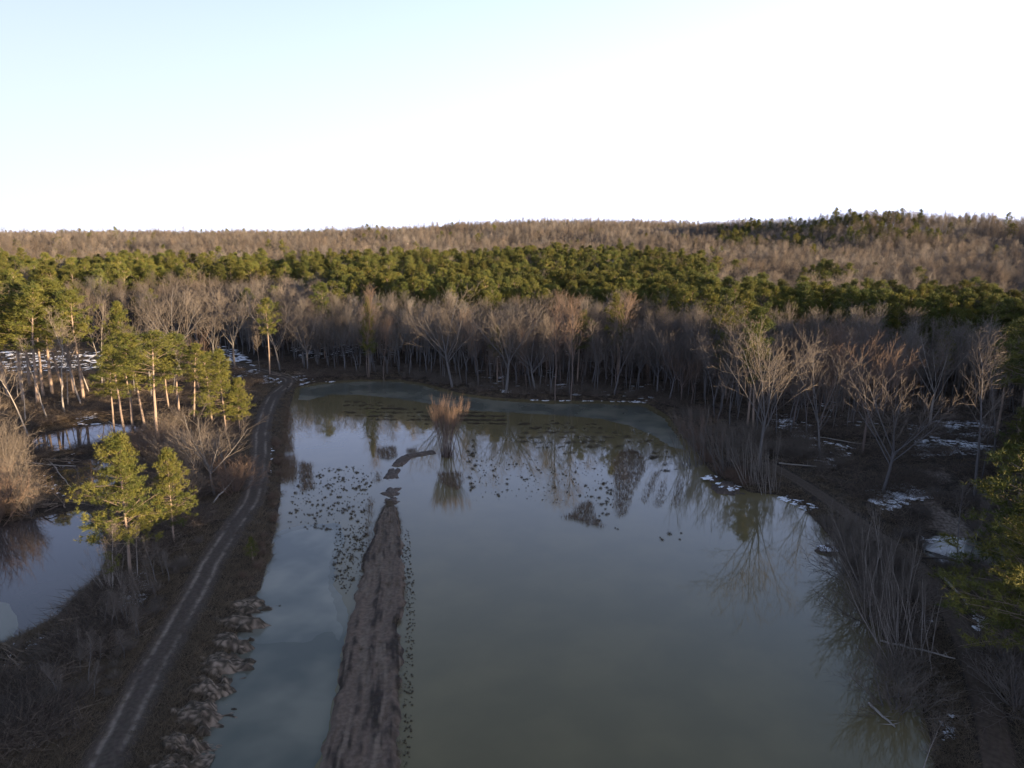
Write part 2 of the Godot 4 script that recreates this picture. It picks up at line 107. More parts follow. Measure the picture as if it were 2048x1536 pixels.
const TREES := [
	["pine_full", -44.7, -78.5, 16.7, 1.05, 0, "", "big bushy pine beside the near left pool"],
	["pine_full", -43.8, -87.6, 12.2, 0.95, 1, "", "small pine just behind the big bushy pine"],
	["pine_full", -31.8, -82.5, 2.8, 1.00, 2, "", "small green pine sapling between track and channel"],
	["pine_tall", -74.6, -134.4, 18.7, 1.28, 0, "", "front left pine of the clump behind the upper pool"],
	["pine_tall", -80.2, -147.9, 19.8, 1.34, 1, "", "thick-trunked pine of the clump standing behind the front left one"],
	["pine_tall", -67.0, -131.7, 21.2, 1.47, 2, "", "pine with the longest bare pale trunk in the middle of the clump"],
	["pine_tall", -76.7, -146.2, 19.5, 1.28, 3, "", "slim pine in the middle of the clump"],
	["pine_tall", -77.4, -158.4, 15.0, 1.28, 0, "", "shaded pine at the rear of the clump"],
	["pine_tall", -73.3, -154.7, 18.0, 1.47, 1, "", "dark-topped pine right of the longest bare trunk"],
	["pine_tall", -68.6, -151.2, 16.1, 1.28, 3, "", "pine between dark-topped pine and the bright end pine"],
	["pine_tall", -62.6, -146.2, 14.6, 1.28, 2, "", "half hidden pine behind the bright end pine"],
	["pine_full", -56.5, -137.9, 16.9, 1.05, 1, "", "bright full pine at the right end of the clump"],
	["pine_full", -54.3, -139.3, 11.0, 0.90, 0, "", "lowest pine at the right end of the clump above the track"],
	["pine_tall", -81.5, -143.1, 16.4, 1.15, 2, "", "leftmost pine of the clump leaning over the upper pool"],
	["pine_full", -93.4, -172.0, 22.8, 0.80, 2, "", "ragged tall pine rising behind the pine clump"],
	["pine_tall", -68.4, -200.5, 21.7, 0.95, 3, "", "lone pine on the far shore where the track turns"],
	["pine_tall", -109.9, -163.2, 27.6, 1.41, 0, "", "thick pale-trunked pine leaning in the left stand"],
	["pine_tall", -112.4, -169.3, 25.7, 1.28, 1, "", "pine just right of the thickest trunk in the left stand"],
	["pine_tall", -115.2, -166.2, 25.4, 1.60, 2, "", "big round-crowned pine low in the left stand"],
	["pine_tall", -120.6, -169.3, 27.4, 1.41, 3, "", "pine at the left edge of the left stand"],
	["pine_tall", -122.0, -166.2, 27.1, 1.41, 1, "", "pine cut by the picture's left edge in the stand"],
	["pine_tall", -112.0, -172.0, 28.4, 1.34, 2, "", "tall pine in the middle of the left stand"],
	["pine_tall", -113.7, -179.4, 27.2, 1.28, 3, "", "pine behind the right crown of the left stand"],
	["pine_tall", -108.2, -174.8, 27.8, 1.47, 0, "", "right hand bright-crowned pine of the left stand"],
	["pine_tall", -102.9, -169.3, 26.3, 1.28, 1, "", "last pine at the right end of the left stand"],
	["pine_tall", -125.1, -183.7, 27.4, 1.28, 2, "", "rear pine in the left stand above the round crown"],
	["pine_full", 50.1, -63.8, 24.3, 1.30, 0, "", "dark pine cut by the right edge of the picture"],
	["pine_full", 44.6, -54.0, 19.3, 1.30, 1, "", "near dark pine mostly outside the right edge"],
	["pine_full", 74.6, -100.8, 16.6, 1.10, 2, "", "dark pine behind the near one at the right edge"],
	["pine_tall", 93.4, -128.4, 24.1, 1.30, 2, "", "round dark pine high at the right edge"],
	["pine_tall", 93.8, -135.0, 22.9, 1.00, 0, "", "pine just left of the round one at the right edge"],
	["pine_full", -40.1, -199.1, 22.4, 0.40, 2, "", "narrow pine hidden in the far shore wood under a red-tipped tree"],
	["slim_pale", -96.0, -138.6, 18.1, 1.00, 0, "pale", "pale leaning trunk nearest the upper pool's left end"],
	["slim_pale", -101.5, -146.2, 15.3, 1.00, 1, "pale", "thin twin trunk behind the pale leaning one"],
	["slim_pale", -99.1, -149.5, 18.3, 1.00, 2, "pale", "pale crooked tree on the bank of the upper pool"],
	["slim_pale", -99.6, -156.5, 19.7, 1.20, 3, "pale", "forked pale tree at the middle of the upper pool's bank"],
	["slim_pale", -102.0, -161.7, 14.5, 1.00, 1, "pale", "thin trunk leaning on the forked pale tree"],
	["slim_pale", -99.2, -162.2, 23.3, 1.10, 2, "pale", "straight white trunk at the right of the upper pool's bank"],
	["slim_pale", -123.8, -173.7, 16.9, 1.00, 0, "pale", "white slanting trunk at the left edge of the stand"],
	["slim_pale", -118.4, -169.3, 12.1, 1.00, 3, "pale", "dull thin tree between white slanting trunk and the pines"],
	["slim_pale", -108.1, -186.8, 24.7, 1.00, 1, "pale", "left of the two tall white trunks before the dark wood"],
	["slim_pale", -108.0, -188.1, 23.5, 1.00, 2, "pale", "right of the two tall white trunks before the dark wood"],
	["slim_pale", -104.5, -174.8, 18.6, 1.00, 0, "pale", "slim bare tree right of the left pine stand"],
	["slim_pale", -44.7, -74.9, 7.7, 1.00, 3, "pale", "pale birch in the water below the big pine"],
	["clump", -44.6, -74.3, 6.0, 0.90, 1, "pale", "arching thin stems beside the pale birch"],
	["slim_pale", -43.3, -77.3, 7.1, 1.00, 1, "pale", "crooked thin tree under the big pine's crown"],
	["slim_pale", -40.6, -76.3, 5.7, 0.90, 2, "", "thin dark saplings right of the crooked thin tree"],
	["round", -45.5, -105.0, 14.9, 1.15, 0, "", "broad golden bare tree beside the dirt track"],
	["round", -49.8, -108.3, 10.2, 1.00, 1, "", "smaller golden bare tree left of the broad one"],
	["round", -47.2, -114.3, 9.8, 0.90, 2, "", "golden bare tree right behind the broad one"],
	["bush", -49.0, -102.9, 7.4, 1.20, 0, "", "golden bush under the small pine's right side"],
	["bush", -58.1, -118.3, 6.6, 1.20, 1, "", "rusty bare bush behind the small pine"],
	["bush", -64.2, -123.9, 7.4, 1.20, 2, "red", "reddish bush between upper pool and longest trunk"],
	["bush", -70.7, -126.9, 5.2, 1.30, 3, "red", "pinkish bush at the right end of the upper pool"],
	["bush", -52.0, -116.9, 7.9, 1.30, 2, "", "golden bush behind the smaller golden tree"],
	["bush", -42.8, -106.1, 6.0, 1.10, 1, "red", "brown bush on the edge of the dirt track"],
	["bush", -68.9, -138.6, 5.6, 1.20, 3, "", "grey bush among the clump's trunks"],
	["round", -86.6, -169.3, 23.5, 0.80, 3, "", "bare tree rising right of the ragged pine"],
	["round", -93.3, -174.8, 18.6, 0.70, 1, "", "small bare crown beside the ragged pine's trunk"],
	["round", -83.9, -174.8, 16.8, 0.90, 2, "", "round sunlit bare crown behind the pine clump"],
	["round", -78.5, -177.7, 16.8, 0.75, 0, "red", "reddish bare crown behind the clump's right end"],
	["tall", -85.8, -208.2, 9.6, 0.70, 1, "", "small grey tree in the snow beside the track's far end"],
	["tall", -72.4, -204.3, 15.1, 0.80, 2, "", "thin bare tree just left of the lone pine"],
	["bush", -82.9, -113.1, 13.1, 0.60, 0, "", "huge golden bush at the left edge of the picture"],
	["bush", -89.2, -116.9, 14.3, 0.62, 1, "", "golden bush half outside the left edge"],
	["bush", -73.3, -100.8, 10.0, 0.58, 2, "", "tall golden bush over the near left pool"],
	["bush", -69.2, -97.9, 7.1, 0.53, 3, "", "smaller golden bush at the tip of the near left pool"],
	["bush", -71.7, -94.2, 10.5, 0.58, 1, "red", "brown bush at the near left pool's edge"],
	["bush", -85.1, -119.6, 7.2, 0.48, 3, "", "yellowish bush beside the beaver dam"],
	["pond_tree", -11.8, -126.9, 12.1, 0.76, 0, "pinkish", "red-tipped multi-stemmed tree standing alone in the pond"],
	["clump", 31.6, -121.0, 12.5, 1.00, 0, "", "dense fan of thin stems leaning over the water at the far right corner"],
	["clump", 34.6, -122.4, 10.9, 1.00, 2, "red", "second fan of leaning stems behind the first one"],
	["clump", 38.3, -110.7, 10.0, 1.00, 1, "pale", "row of pale slanting stems above the snowy islet"],
	["clump", 40.0, -107.6, 10.4, 0.80, 0, "pale", "straight pale stems right of the slanting row"],
	["clump", 36.1, -115.6, 9.9, 1.00, 2, "", "dark leaning stems between the fans and the pale row"],
	["clump", 40.2, -73.7, 12.0, 1.00, 1, "pale", "tall pale birches leaning left over the pond"],
	["clump", 37.7, -65.6, 12.2, 1.00, 0, "pale", "nearer birch stems leaning left over the pond"],
	["clump", 36.7, -60.5, 11.0, 1.00, 2, "pale", "lowest birch stems at the water on the near right shore"],
	["clump", 41.5, -82.5, 8.7, 0.90, 2, "", "grey leaning stems behind the tall pale birches"],
	["bush", 40.3, -79.8, 7.6, 1.20, 0, "", "dark bush under the tall pale birches"],
	["bush", 37.9, -69.4, 6.2, 1.30, 1, "", "dark bush beneath the nearer birch stems"],
	["bush", 33.3, -55.3, 5.7, 1.20, 2, "", "dark bush at the near right waterline"],
	["bush", 35.2, -59.7, 5.0, 1.20, 3, "", "low dark bush where the birch stems meet the water"],
	["bush", 46.3, -60.5, 5.1, 1.30, 0, "grey", "purplish grey bush on the far side of the path"],
	["bush", 42.7, -54.0, 5.6, 1.30, 3, "grey", "grey bush below the purplish one near the right edge"],
	["slim_pale", 29.9, -46.0, 7.0, 0.90, 1, "pale", "thin double white stem at the bottom right corner"],
	["round", 41.5, -115.6, 25.8, 0.86, 1, "", "sunlit broad bare tree first of three right of the pond"],
	["round", 54.4, -122.4, 23.8, 0.78, 2, "", "sunlit bare tree second of three right of the pond"],
	["round", 64.1, -126.9, 23.0, 0.86, 3, "red", "sunlit reddish bare tree third of three right of the pond"],
	["round", 56.7, -105.0, 21.3, 1.00, 0, "grey", "grey vase-shaped tree in front of the sunlit trees"],
	["round", 85.1, -142.3, 20.3, 1.00, 1, "pale", "crooked pale bare tree over the snowy clearing"],
	["slim_pale", 68.2, -100.8, 26.7, 1.00, 2, "grey", "tall thin grey tree right of the snowy clearing"],
	["slim_pale", 83.4, -119.6, 21.0, 1.00, 0, "grey", "thin grey tree before the dark pines at the right edge"],
	["slim_pale", 53.4, -80.5, 11.0, 1.00, 3, "grey", "thin tree standing in the frozen pool"],
	["slim_pale", 54.2, -79.8, 10.3, 1.00, 1, "grey", "second thin tree standing in the frozen pool"],
	["tall", 76.4, -111.9, 14.2, 1.00, 2, "grey", "twiggy grey sapling at the right end of the snowy clearing"],
	["round", -67.4, -206.6, 25.4, 1.10, 2, "", "bare tree with sunlit round top behind the lone pine"],
	["round", -58.8, -204.3, 19.7, 1.00, 3, "", "grey fan-shaped tree on the far shore left corner"],
	["tall", -40.5, -199.1, 26.4, 0.90, 0, "red", "far shore tree with a narrow red sunlit tip"],
	["tall", -35.4, -196.2, 18.1, 0.90, 1, "red", "shorter far shore tree right of the red-tipped one"],
	["round", -15.6, -185.6, 28.1, 1.10, 0, "", "tall dome-crowned tree on the far shore behind the pond tree"],
	["round", -1.5, -177.7, 23.4, 1.25, 1, "", "broadest dome-crowned tree in the middle of the far shore"],
	["tall", 10.5, -172.0, 27.5, 1.00, 2, "red", "far shore tree with a bright forked tip right of the broad dome"],
	["tall", 14.4, -172.0, 26.8, 1.00, 3, "red", "slender bright-tipped tree next to the forked one"],
	["round", 25.3, -174.8, 19.1, 1.05, 2, "grey", "grey dome-crowned tree right of the bright-tipped pair"],
	["tall", 27.0, -183.7, 24.9, 1.00, 1, "red", "bright-tipped tree behind the grey dome"],
	["round", 46.1, -169.3, 25.4, 0.90, 3, "grey", "tall grey tree at the far right corner of the pond"],
	["round", -85.4, -204.3, 22.2, 0.90, 1, "", "spreading bare tree before the dark wood over the snow bank"],
	["round", -91.5, -196.9, 29.5, 1.00, 0, "", "wide sunlit bare crown left of the dark gap"],
	["round", -82.6, -212.2, 28.0, 1.00, 3, "", "wide sunlit bare crown right of the dark gap"]]
const HUMPS := [
	[-19.0, -108.0, 1.6, 2.5, "round mud hump off the levee's end"],
	[-18.3, -104.1, 1.3, 1.5, "low mud hump touching the levee's tip"],
	[-20.2, -116.9, 1.4, 3.7, "ragged mud patch in the gap of the bar"],
	[-20.1, -122.0, 1.1, 1.4, "small mud scrap at the bar's near end"]]
const BAR := [Vector2(-20.1, -121.7), Vector2(-19.9, -122.9), Vector2(-19.5, -125.2), Vector2(-18.7, -127.0), Vector2(-17.1, -127.9), Vector2(-15.7, -128.8), Vector2(-14.2, -129.5)]
const ISLETS := [
	[34.4, -109.8, 2.7, 3.3, "larger snow covered islet near the right shore"],
	[33.1, -114.1, 1.5, 1.3, "smaller snow covered islet behind the larger one"],
	[40.5, -86.6, 1.5, 0.9, "narrow snow streaked mud tongue on the right shore"]]
const THICKETS := [
	["shrub in the right bank thicket", [Vector2(40.3, -102.9), Vector2(45.7, -91.7), Vector2(46.2, -79.8), Vector2(43.9, -69.4), Vector2(38.3, -61.3), Vector2(37.3, -63.8), Vector2(39.7, -74.9), Vector2(42.8, -86.9), Vector2(42.5, -100.8)], 46, 2.6, "", "bush"],
	["shrub in the wet wood behind the fans", [Vector2(39.2, -154.7), Vector2(47.3, -138.6), Vector2(57.9, -128.4), Vector2(55.2, -114.3), Vector2(43.5, -111.9), Vector2(38.6, -116.9), Vector2(34.8, -128.4)], 46, 3.2, "", "bush"],
	["rusty shrub at the pond's far right corner", [Vector2(32.8, -150.4), Vector2(36.1, -146.2), Vector2(35.2, -116.9), Vector2(40.3, -109.5), Vector2(37.5, -108.3), Vector2(34.2, -119.6)], 26, 2.2, "red", "bush"],
	["bush beyond the path on the right", [Vector2(64.3, -102.9), Vector2(73.3, -102.9), Vector2(56.6, -72.6), Vector2(39.5, -48.1), Vector2(38.7, -49.2), Vector2(45.6, -63.8), Vector2(50.7, -77.3), Vector2(51.1, -91.7)], 56, 2.4, "grey", "bush"],
	["low bush left of the dirt track", [Vector2(-40.7, -74.9), Vector2(-40.8, -95.1), Vector2(-43.4, -111.9), Vector2(-39.4, -102.9), Vector2(-37.1, -82.5), Vector2(-35.1, -66.5), Vector2(-33.7, -55.3), Vector2(-33.4, -50.3), Vector2(-35.8, -50.3), Vector2(-38.7, -62.9)], 52, 1.5, "", "bush"],
	["low bush between dirt track and channel", [Vector2(-50.6, -146.2), Vector2(-42.9, -128.4), Vector2(-32.7, -93.4), Vector2(-30.6, -82.5), Vector2(-29.9, -76.1), Vector2(-31.9, -78.5), Vector2(-34.6, -93.4), Vector2(-38.9, -111.9)], 34, 1.3, "red", "bush"],
	["shrub at the far shore waterline", [Vector2(-55.2, -204.3), Vector2(-31.4, -199.1), Vector2(-13.5, -183.7), Vector2(9.4, -174.8), Vector2(32.4, -172.0), Vector2(33.3, -177.1), Vector2(-3.1, -180.6), Vector2(-32.5, -206.6)], 60, 2.4, "", "bush"],
	["shrub under the left pine stand", [Vector2(-133.4, -180.6), Vector2(-108.7, -186.8), Vector2(-87.5, -154.7), Vector2(-98.2, -142.3), Vector2(-98.8, -131.7)], 22, 2.0, "", "bush"],
	["thin sapling on the near left bank", [Vector2(-38.2, -50.3), Vector2(-41.1, -59.7), Vector2(-42.9, -72.6), Vector2(-43.2, -83.9), Vector2(-42.1, -86.9), Vector2(-38.4, -76.1), Vector2(-36.0, -60.5), Vector2(-34.6, -50.3)], 30, 4.2, "", "tall"],
	["thin sapling among the right bank brush", [Vector2(43.5, -86.9), Vector2(47.0, -74.9), Vector2(48.3, -66.5), Vector2(39.4, -49.2), Vector2(36.9, -54.0), Vector2(39.2, -68.4)], 26, 5.5, "", "tall"],
	["low bush on the near left heap", [Vector2(-49.3, -62.9), Vector2(-46.3, -67.5), Vector2(-43.4, -71.5), Vector2(-39.7, -62.9), Vector2(-38.5, -54.0), Vector2(-39.0, -49.2), Vector2(-39.7, -49.2)], 40, 1.2, "", "bush"]]
const RANKS := ["first", "second", "third", "fourth", "fifth", "sixth", "seventh", "eighth", "ninth", "tenth", "eleventh", "twelfth", "thirteenth", "fourteenth", "fifteenth", "sixteenth", "seventeenth", "eighteenth", "nineteenth", "twentieth"]

var rng := RandomNumberGenerator.new()
var coarse := FastNoiseLite.new()
var fine := FastNoiseLite.new()
var used := {}
var mats := {}
var kinds := {}    # kind -> array of [trunk mesh, crown mesh, whole mesh]

# ---------------------------------------------------------------- meshes
class Shape:
	var v := PackedVector3Array()
	var n := PackedVector3Array()
	var c := PackedColorArray()
	var i := PackedInt32Array()

	func tube(p: PackedVector3Array, r: PackedFloat32Array, sides: int, col: Color) -> void:
		var base := v.size()
		var last := p.size() - 1
		for k in p.size():
			var t := (p[mini(k + 1, last)] - p[maxi(k - 1, 0)]).normalized()
			var u := t.cross(Vector3(0.31, 0.12, 0.94)).normalized()
			var w := t.cross(u)
			for s in sides:
				var a := TAU * s / sides
				var d := u * cos(a) + w * sin(a)
				v.append(p[k] + d * r[k])
				n.append(d)
				c.append(col)
		for k in last:
			for s in sides:
				var a := base + k * sides + s
				var b := base + k * sides + (s + 1) % sides
				i.append_array(PackedInt32Array([a, b + sides, b, a, a + sides, b + sides]))

	func spike(a: Vector3, b: Vector3, r: float, col: Color) -> void:
		var base := v.size()
		var t := (b - a).normalized()
		var u := t.cross(Vector3(0.31, 0.12, 0.94)).normalized()
		var w := t.cross(u)
		for s in 3:
			var d := u * cos(TAU * s / 3) + w * sin(TAU * s / 3)
			v.append(a + d * r)
			n.append(d)
			c.append(col)
		v.append(b)
		n.append(t)
		c.append(col)
		i.append_array(PackedInt32Array([base, base + 3, base + 1, base + 1, base + 3, base + 2, base + 2, base + 3, base]))

	func tri(a: Vector3, b: Vector3, d: Vector3, col: Color) -> void:
		var m := (d - a).cross(b - a).normalized()
		for q in [a, b, d]:
			v.append(q)
			n.append(m)
			c.append(col)
		var k := v.size() - 3
		i.append_array(PackedInt32Array([k, k + 1, k + 2]))

	func grid(nx: int, nz: int) -> void:      # the vertices are in rows of nx already; normals from the faces
		n.resize(v.size())
		for z in nz:
			for x in nx:
				var dx := v[z * nx + mini(x + 1, nx - 1)] - v[z * nx + maxi(x - 1, 0)]
				var dz := v[mini(z + 1, nz - 1) * nx + x] - v[maxi(z - 1, 0) * nx + x]
				var m := dz.cross(dx).normalized()
				n[z * nx + x] = m if m.y >= 0.0 else -m
		for z in nz - 1:
			for x in nx - 1:
				var a := z * nx + x
				var f := (v[a + nx] - v[a]).cross(v[a + 1] - v[a])
				if f.y < 0.0:
					i.append_array(PackedInt32Array([a, a + nx, a + 1, a + 1, a + nx, a + nx + 1]))
				else:
					i.append_array(PackedInt32Array([a, a + 1, a + nx, a + 1, a + nx + 1, a + nx]))

	func add(o: Shape) -> void:
		var base := v.size()
		v.append_array(o.v)
		n.append_array(o.n)
		c.append_array(o.c)
		for k in o.i:
			i.append(k + base)

	func mesh() -> ArrayMesh:
		var a := []
		a.resize(Mesh.ARRAY_MAX)
		a[Mesh.ARRAY_VERTEX] = v
		a[Mesh.ARRAY_NORMAL] = n
		a[Mesh.ARRAY_COLOR] = c
		a[Mesh.ARRAY_INDEX] = i
		var m := ArrayMesh.new()
		m.add_surface_from_arrays(Mesh.PRIMITIVE_TRIANGLES, a)
		return m

# ---------------------------------------------------------------- naming
func numbered(called: String) -> String:
	var k: int = used.get(called, 0)
	used[called] = k + 1
	return called if k == 0 else "%s_%03d" % [called, k]

func tag(o: Node, label: String, category: String, group := "", kind := "") -> void:
	if label: o.set_meta("label", label)
	if category: o.set_meta("category", category)
	if group: o.set_meta("group", group)
	if kind: o.set_meta("kind", kind)

func top(called: String, m: Mesh, mat: Material, at := Vector3.ZERO) -> MeshInstance3D:
	var o := MeshInstance3D.new()
	o.name = numbered(called)
	o.mesh = m
	o.material_override = mat
	o.position = at
	add_child(o, true)
	return o

func part(called: String, m: Mesh, mat: Material, parent: Node) -> MeshInstance3D:
	var o := MeshInstance3D.new()
	o.name = called
	o.mesh = m
	o.material_override = mat
	parent.add_child(o, true)
	return o

func base_at(called: String, at: Vector3) -> Node3D:
	var o := Node3D.new()
	o.name = numbered(called)
	o.position = at
	add_child(o, true)
	return o

func many(called: String, m: Mesh, mat: Material, places: Array, parent: Node, tints := []) -> MultiMeshInstance3D:
	var mm := MultiMesh.new()
	mm.transform_format = MultiMesh.TRANSFORM_3D
	mm.use_colors = tints.size() > 0
	mm.mesh = m
	mm.instance_count = places.size()
	for k in places.size():
		mm.set_instance_transform(k, places[k])
		if tints: mm.set_instance_color(k, tints[k])
	var o := MultiMeshInstance3D.new()
	o.name = called
	o.multimesh = mm
	o.material_override = mat
	parent.add_child(o, true)
	return o

# ---------------------------------------------------------------- materials
func noise_texture(freq: float, lo: Color, hi: Color, seed_: int, octaves := 5, bump := false) -> NoiseTexture2D:
	var f := FastNoiseLite.new()
	f.seed = seed_
	f.frequency = freq
	f.fractal_octaves = octaves
	var t := NoiseTexture2D.new()
	t.width = 512
	t.height = 512
	t.seamless = true
	t.noise = f
	if bump:
		t.as_normal_map = true
		t.bump_strength = 2.0
	else:
		var g := Gradient.new()
		g.set_color(0, lo)
		g.set_color(1, hi)
		g.set_offset(0, 0.25)
		g.set_offset(1, 0.75)
		t.color_ramp = g
	return t

func plain(tint: Color, rough: float, detail: Texture2D = null, scale := 0.2, normal: Texture2D = null) -> StandardMaterial3D:
	var m := StandardMaterial3D.new()
	m.vertex_color_use_as_albedo = true
	m.albedo_color = tint.linear_to_srgb()
	m.roughness = rough
	m.metallic_specular = 0.3
	if detail:
		m.albedo_texture = detail
		m.uv1_triplanar = true
		m.uv1_world_triplanar = true
		m.uv1_scale = Vector3.ONE * scale
	if normal:
		m.normal_enabled = true
		m.normal_texture = normal
	return m

func make_materials() -> void:
	var grain := noise_texture(0.02, Color(0.62, 0.6, 0.58), Color(1, 1, 1), 4)
	var relief := noise_texture(0.03, Color.BLACK, Color.WHITE, 9, 5, true)
	mats.ground = plain(Color.WHITE, 0.95, grain, 0.16, relief)
	mats.mud = plain(Color.WHITE, 0.85, noise_texture(0.03, Color(0.86, 0.85, 0.84), Color(1, 1, 1), 6), 0.11)
	mats.snow = plain(Color.WHITE, 0.7)
	mats.cover = plain(Color.WHITE, 0.9)
	for t in {"": Color(1, 1, 1), "pale": Color(2.1, 2.0, 1.85), "red": Color(1.15, 0.95, 0.85), "pinkish": Color(1.3, 1.08, 0.98), "grey": Color(0.92, 0.93, 0.97)}:
		var tints := {"": Color(1, 1, 1), "pale": Color(2.1, 2.0, 1.85), "red": Color(1.15, 0.95, 0.85), "pinkish": Color(1.3, 1.08, 0.98), "grey": Color(0.92, 0.93, 0.97)}
		mats["bark" + t] = plain(Color.WHITE, 0.9)
		var tint: Color = tints[t]
		mats["bark" + t].albedo_color = Color(tint.r * 0.44, tint.g * 0.44, tint.b * 0.44).linear_to_srgb()
	for t in [["", Color(0.9, 0.9, 0.9)], ["dusky", Color(0.68, 0.76, 0.72)], ["bright", Color(1.0, 0.95, 0.8)]]:
		var m := plain(t[1], 0.6)
		m.backlight_enabled = true
		m.backlight = Color(0.3, 0.32, 0.1)
		mats["needle" + t[0]] = m
	for w in [["water", Color(0.145, 0.116, 0.056), 0.035], ["ditch", Color(0.075, 0.085, 0.09), 0.06], ["pool", Color(0.06, 0.047, 0.04), 0.025]]:
		var m := StandardMaterial3D.new()
		m.albedo_color = (w[1] as Color).linear_to_srgb()
		m.roughness = w[2]
		m.albedo_texture = noise_texture(0.012, Color(0.93, 0.935, 0.94), Color(1, 1, 1), 33, 4)
		m.uv1_triplanar = true
		m.uv1_world_triplanar = true
		m.uv1_scale = Vector3.ONE * 0.016
		m.metallic_specular = 0.44
		mats[w[0]] = m
	var ice := StandardMaterial3D.new()
	ice.albedo_color = Color(0.165, 0.158, 0.118).linear_to_srgb()
	ice.albedo_texture = noise_texture(0.008, Color(0.75, 0.78, 0.8), Color(1, 1, 1), 21, 4)
	ice.uv1_triplanar = true
	ice.uv1_world_triplanar = true
	ice.uv1_scale = Vector3.ONE * 0.02
	ice.roughness = 0.18
	ice.metallic_specular = 0.36
	mats.ice = ice
	mats.pale_ice = ice.duplicate()
	mats.pale_ice.albedo_color = Color(0.215, 0.205, 0.158).linear_to_srgb()

# ---------------------------------------------------------------- lie of the land
const X0 := -150.0
const Z0 := -246.0
const CELL := 1.5
const NX := 216
const NZ := 150
var shore := PackedFloat32Array()    # metres to the nearest water edge, negative in the water
var road := PackedFloat32Array()     # metres to the middle of the nearest track

func line_distance(p: Vector2, l: Array, closed: bool, best: float) -> float:
	for k in (l.size() if closed else l.size() - 1):
		var a: Vector2 = l[k]
		var b: Vector2 = l[(k + 1) % l.size()]
		best = minf(best, p.distance_squared_to(Geometry2D.get_closest_point_to_segment(p, a, b)))
	return best

func survey() -> void:
	shore.resize(NX * NZ)
	road.resize(NX * NZ)
	var pools := [POND, LEFT_POND, MID_POND, UPPER_POND, RIGHT_POND]
	var areas := []
	var rims := []
	for q in pools:
		areas.append(PackedVector2Array(q))
		var r := Rect2(q[0], Vector2.ZERO)
		for e in q: r = r.expand(e)
		rims.append(r.grow(14.0))
	for z in NZ:
		for x in NX:
			var p := Vector2(X0 + x * CELL, Z0 + z * CELL)
			var d := 400.0
			var inside := false
			for k in pools.size():
				if rims[k].has_point(p):
					d = line_distance(p, pools[k], true, d)
					inside = inside or Geometry2D.is_point_in_polygon(p, areas[k])
			d = sqrt(d)
			shore[z * NX + x] = -d if inside else d
			d = line_distance(p, TRACK, false, 900.0)
			road[z * NX + x] = sqrt(line_distance(p, PATH, false, d))

func sample(a: PackedFloat32Array, x: float, z: float, outside: float) -> float:
	var u := (x - X0) / CELL
	var w := (z - Z0) / CELL
	if u < 0.0 or w < 0.0 or u >= NX - 1 or w >= NZ - 1:
		return outside
	var i := int(u)
	var j := int(w)
	u -= i
	w -= j
	var k := j * NX + i
	return lerpf(lerpf(a[k], a[k + 1], u), lerpf(a[k + NX], a[k + NX + 1], u), w)

func bell(x: float, z: float, cx: float, cz: float, sx: float, sz: float) -> float:
	return exp(-(x - cx) * (x - cx) / (sx * sx) - (z - cz) * (z - cz) / (sz * sz))

func far_height(x: float, z: float) -> float:
	var d := sqrt(x * x + z * z)
	var h := 6.0 * smoothstep(230.0, 480.0, d) + 12.0 * smoothstep(480.0, 1000.0, d)
	h += 19.0 * bell(x, z, 190.0, -1250.0, 260.0, 330.0) + 10.0 * bell(x, z, -40.0, -1200.0, 200.0, 250.0)
	h += 17.0 * bell(x, z, 470.0, -760.0, 190.0, 190.0) + 9.0 * bell(x, z, 330.0, -800.0, 130.0, 130.0)
	h += 20.0 * bell(x, z, 265.0, -60.0, 75.0, 60.0)     # the ridge beyond the right edge
	h += 9.0 * coarse.get_noise_2d(x * 0.13, z * 0.13) * smoothstep(300.0, 700.0, d)
	return h

func height(x: float, z: float) -> float:
	var s := sample(shore, x, z, 20.0)
	var h := 0.0
	if s < 0.0:
		h = maxf(s * 0.3, -1.3)
	else:
		var r := sample(road, x, z, 30.0)
		h = 0.8 * (1.0 - exp(-s / 2.2))
		var rough := coarse.get_noise_2d(x, z) * 0.5 + fine.get_noise_2d(x, z) * 0.16
		h += rough * smoothstep(0.5, 6.0, s) * smoothstep(1.5, 5.0, r)
		if r < 6.0:
			h = lerpf(0.8, h, smoothstep(1.6, 5.0, r)) if s > 2.0 else h
	h += 1.6 * bell(x, z, 62.0, -99.0, 5.0, 3.5) + 1.1 * bell(x, z, 57.0, -86.0, 6.0, 3.0) * smoothstep(0.0, 4.0, s)
	return h + far_height(x, z)

func ground(x: float, z: float, sink := 0.05) -> Vector3:
	return Vector3(x, height(x, z) - sink, z)

func spread(lo: float, hi: float, step: float, out_lo: float, out_hi: float) -> PackedFloat32Array:
	var a := PackedFloat32Array()
	var p := lo
	var s := step
	while p > out_lo:
		s *= 1.16
		p -= minf(s, 120.0)
		a.append(p)
	a.reverse()
	p = lo
	while p < hi:
		a.append(p)
		p += step
	s = step
	while p < out_hi:
		a.append(p)
		s *= 1.16
		p += minf(s, 120.0)
	return a

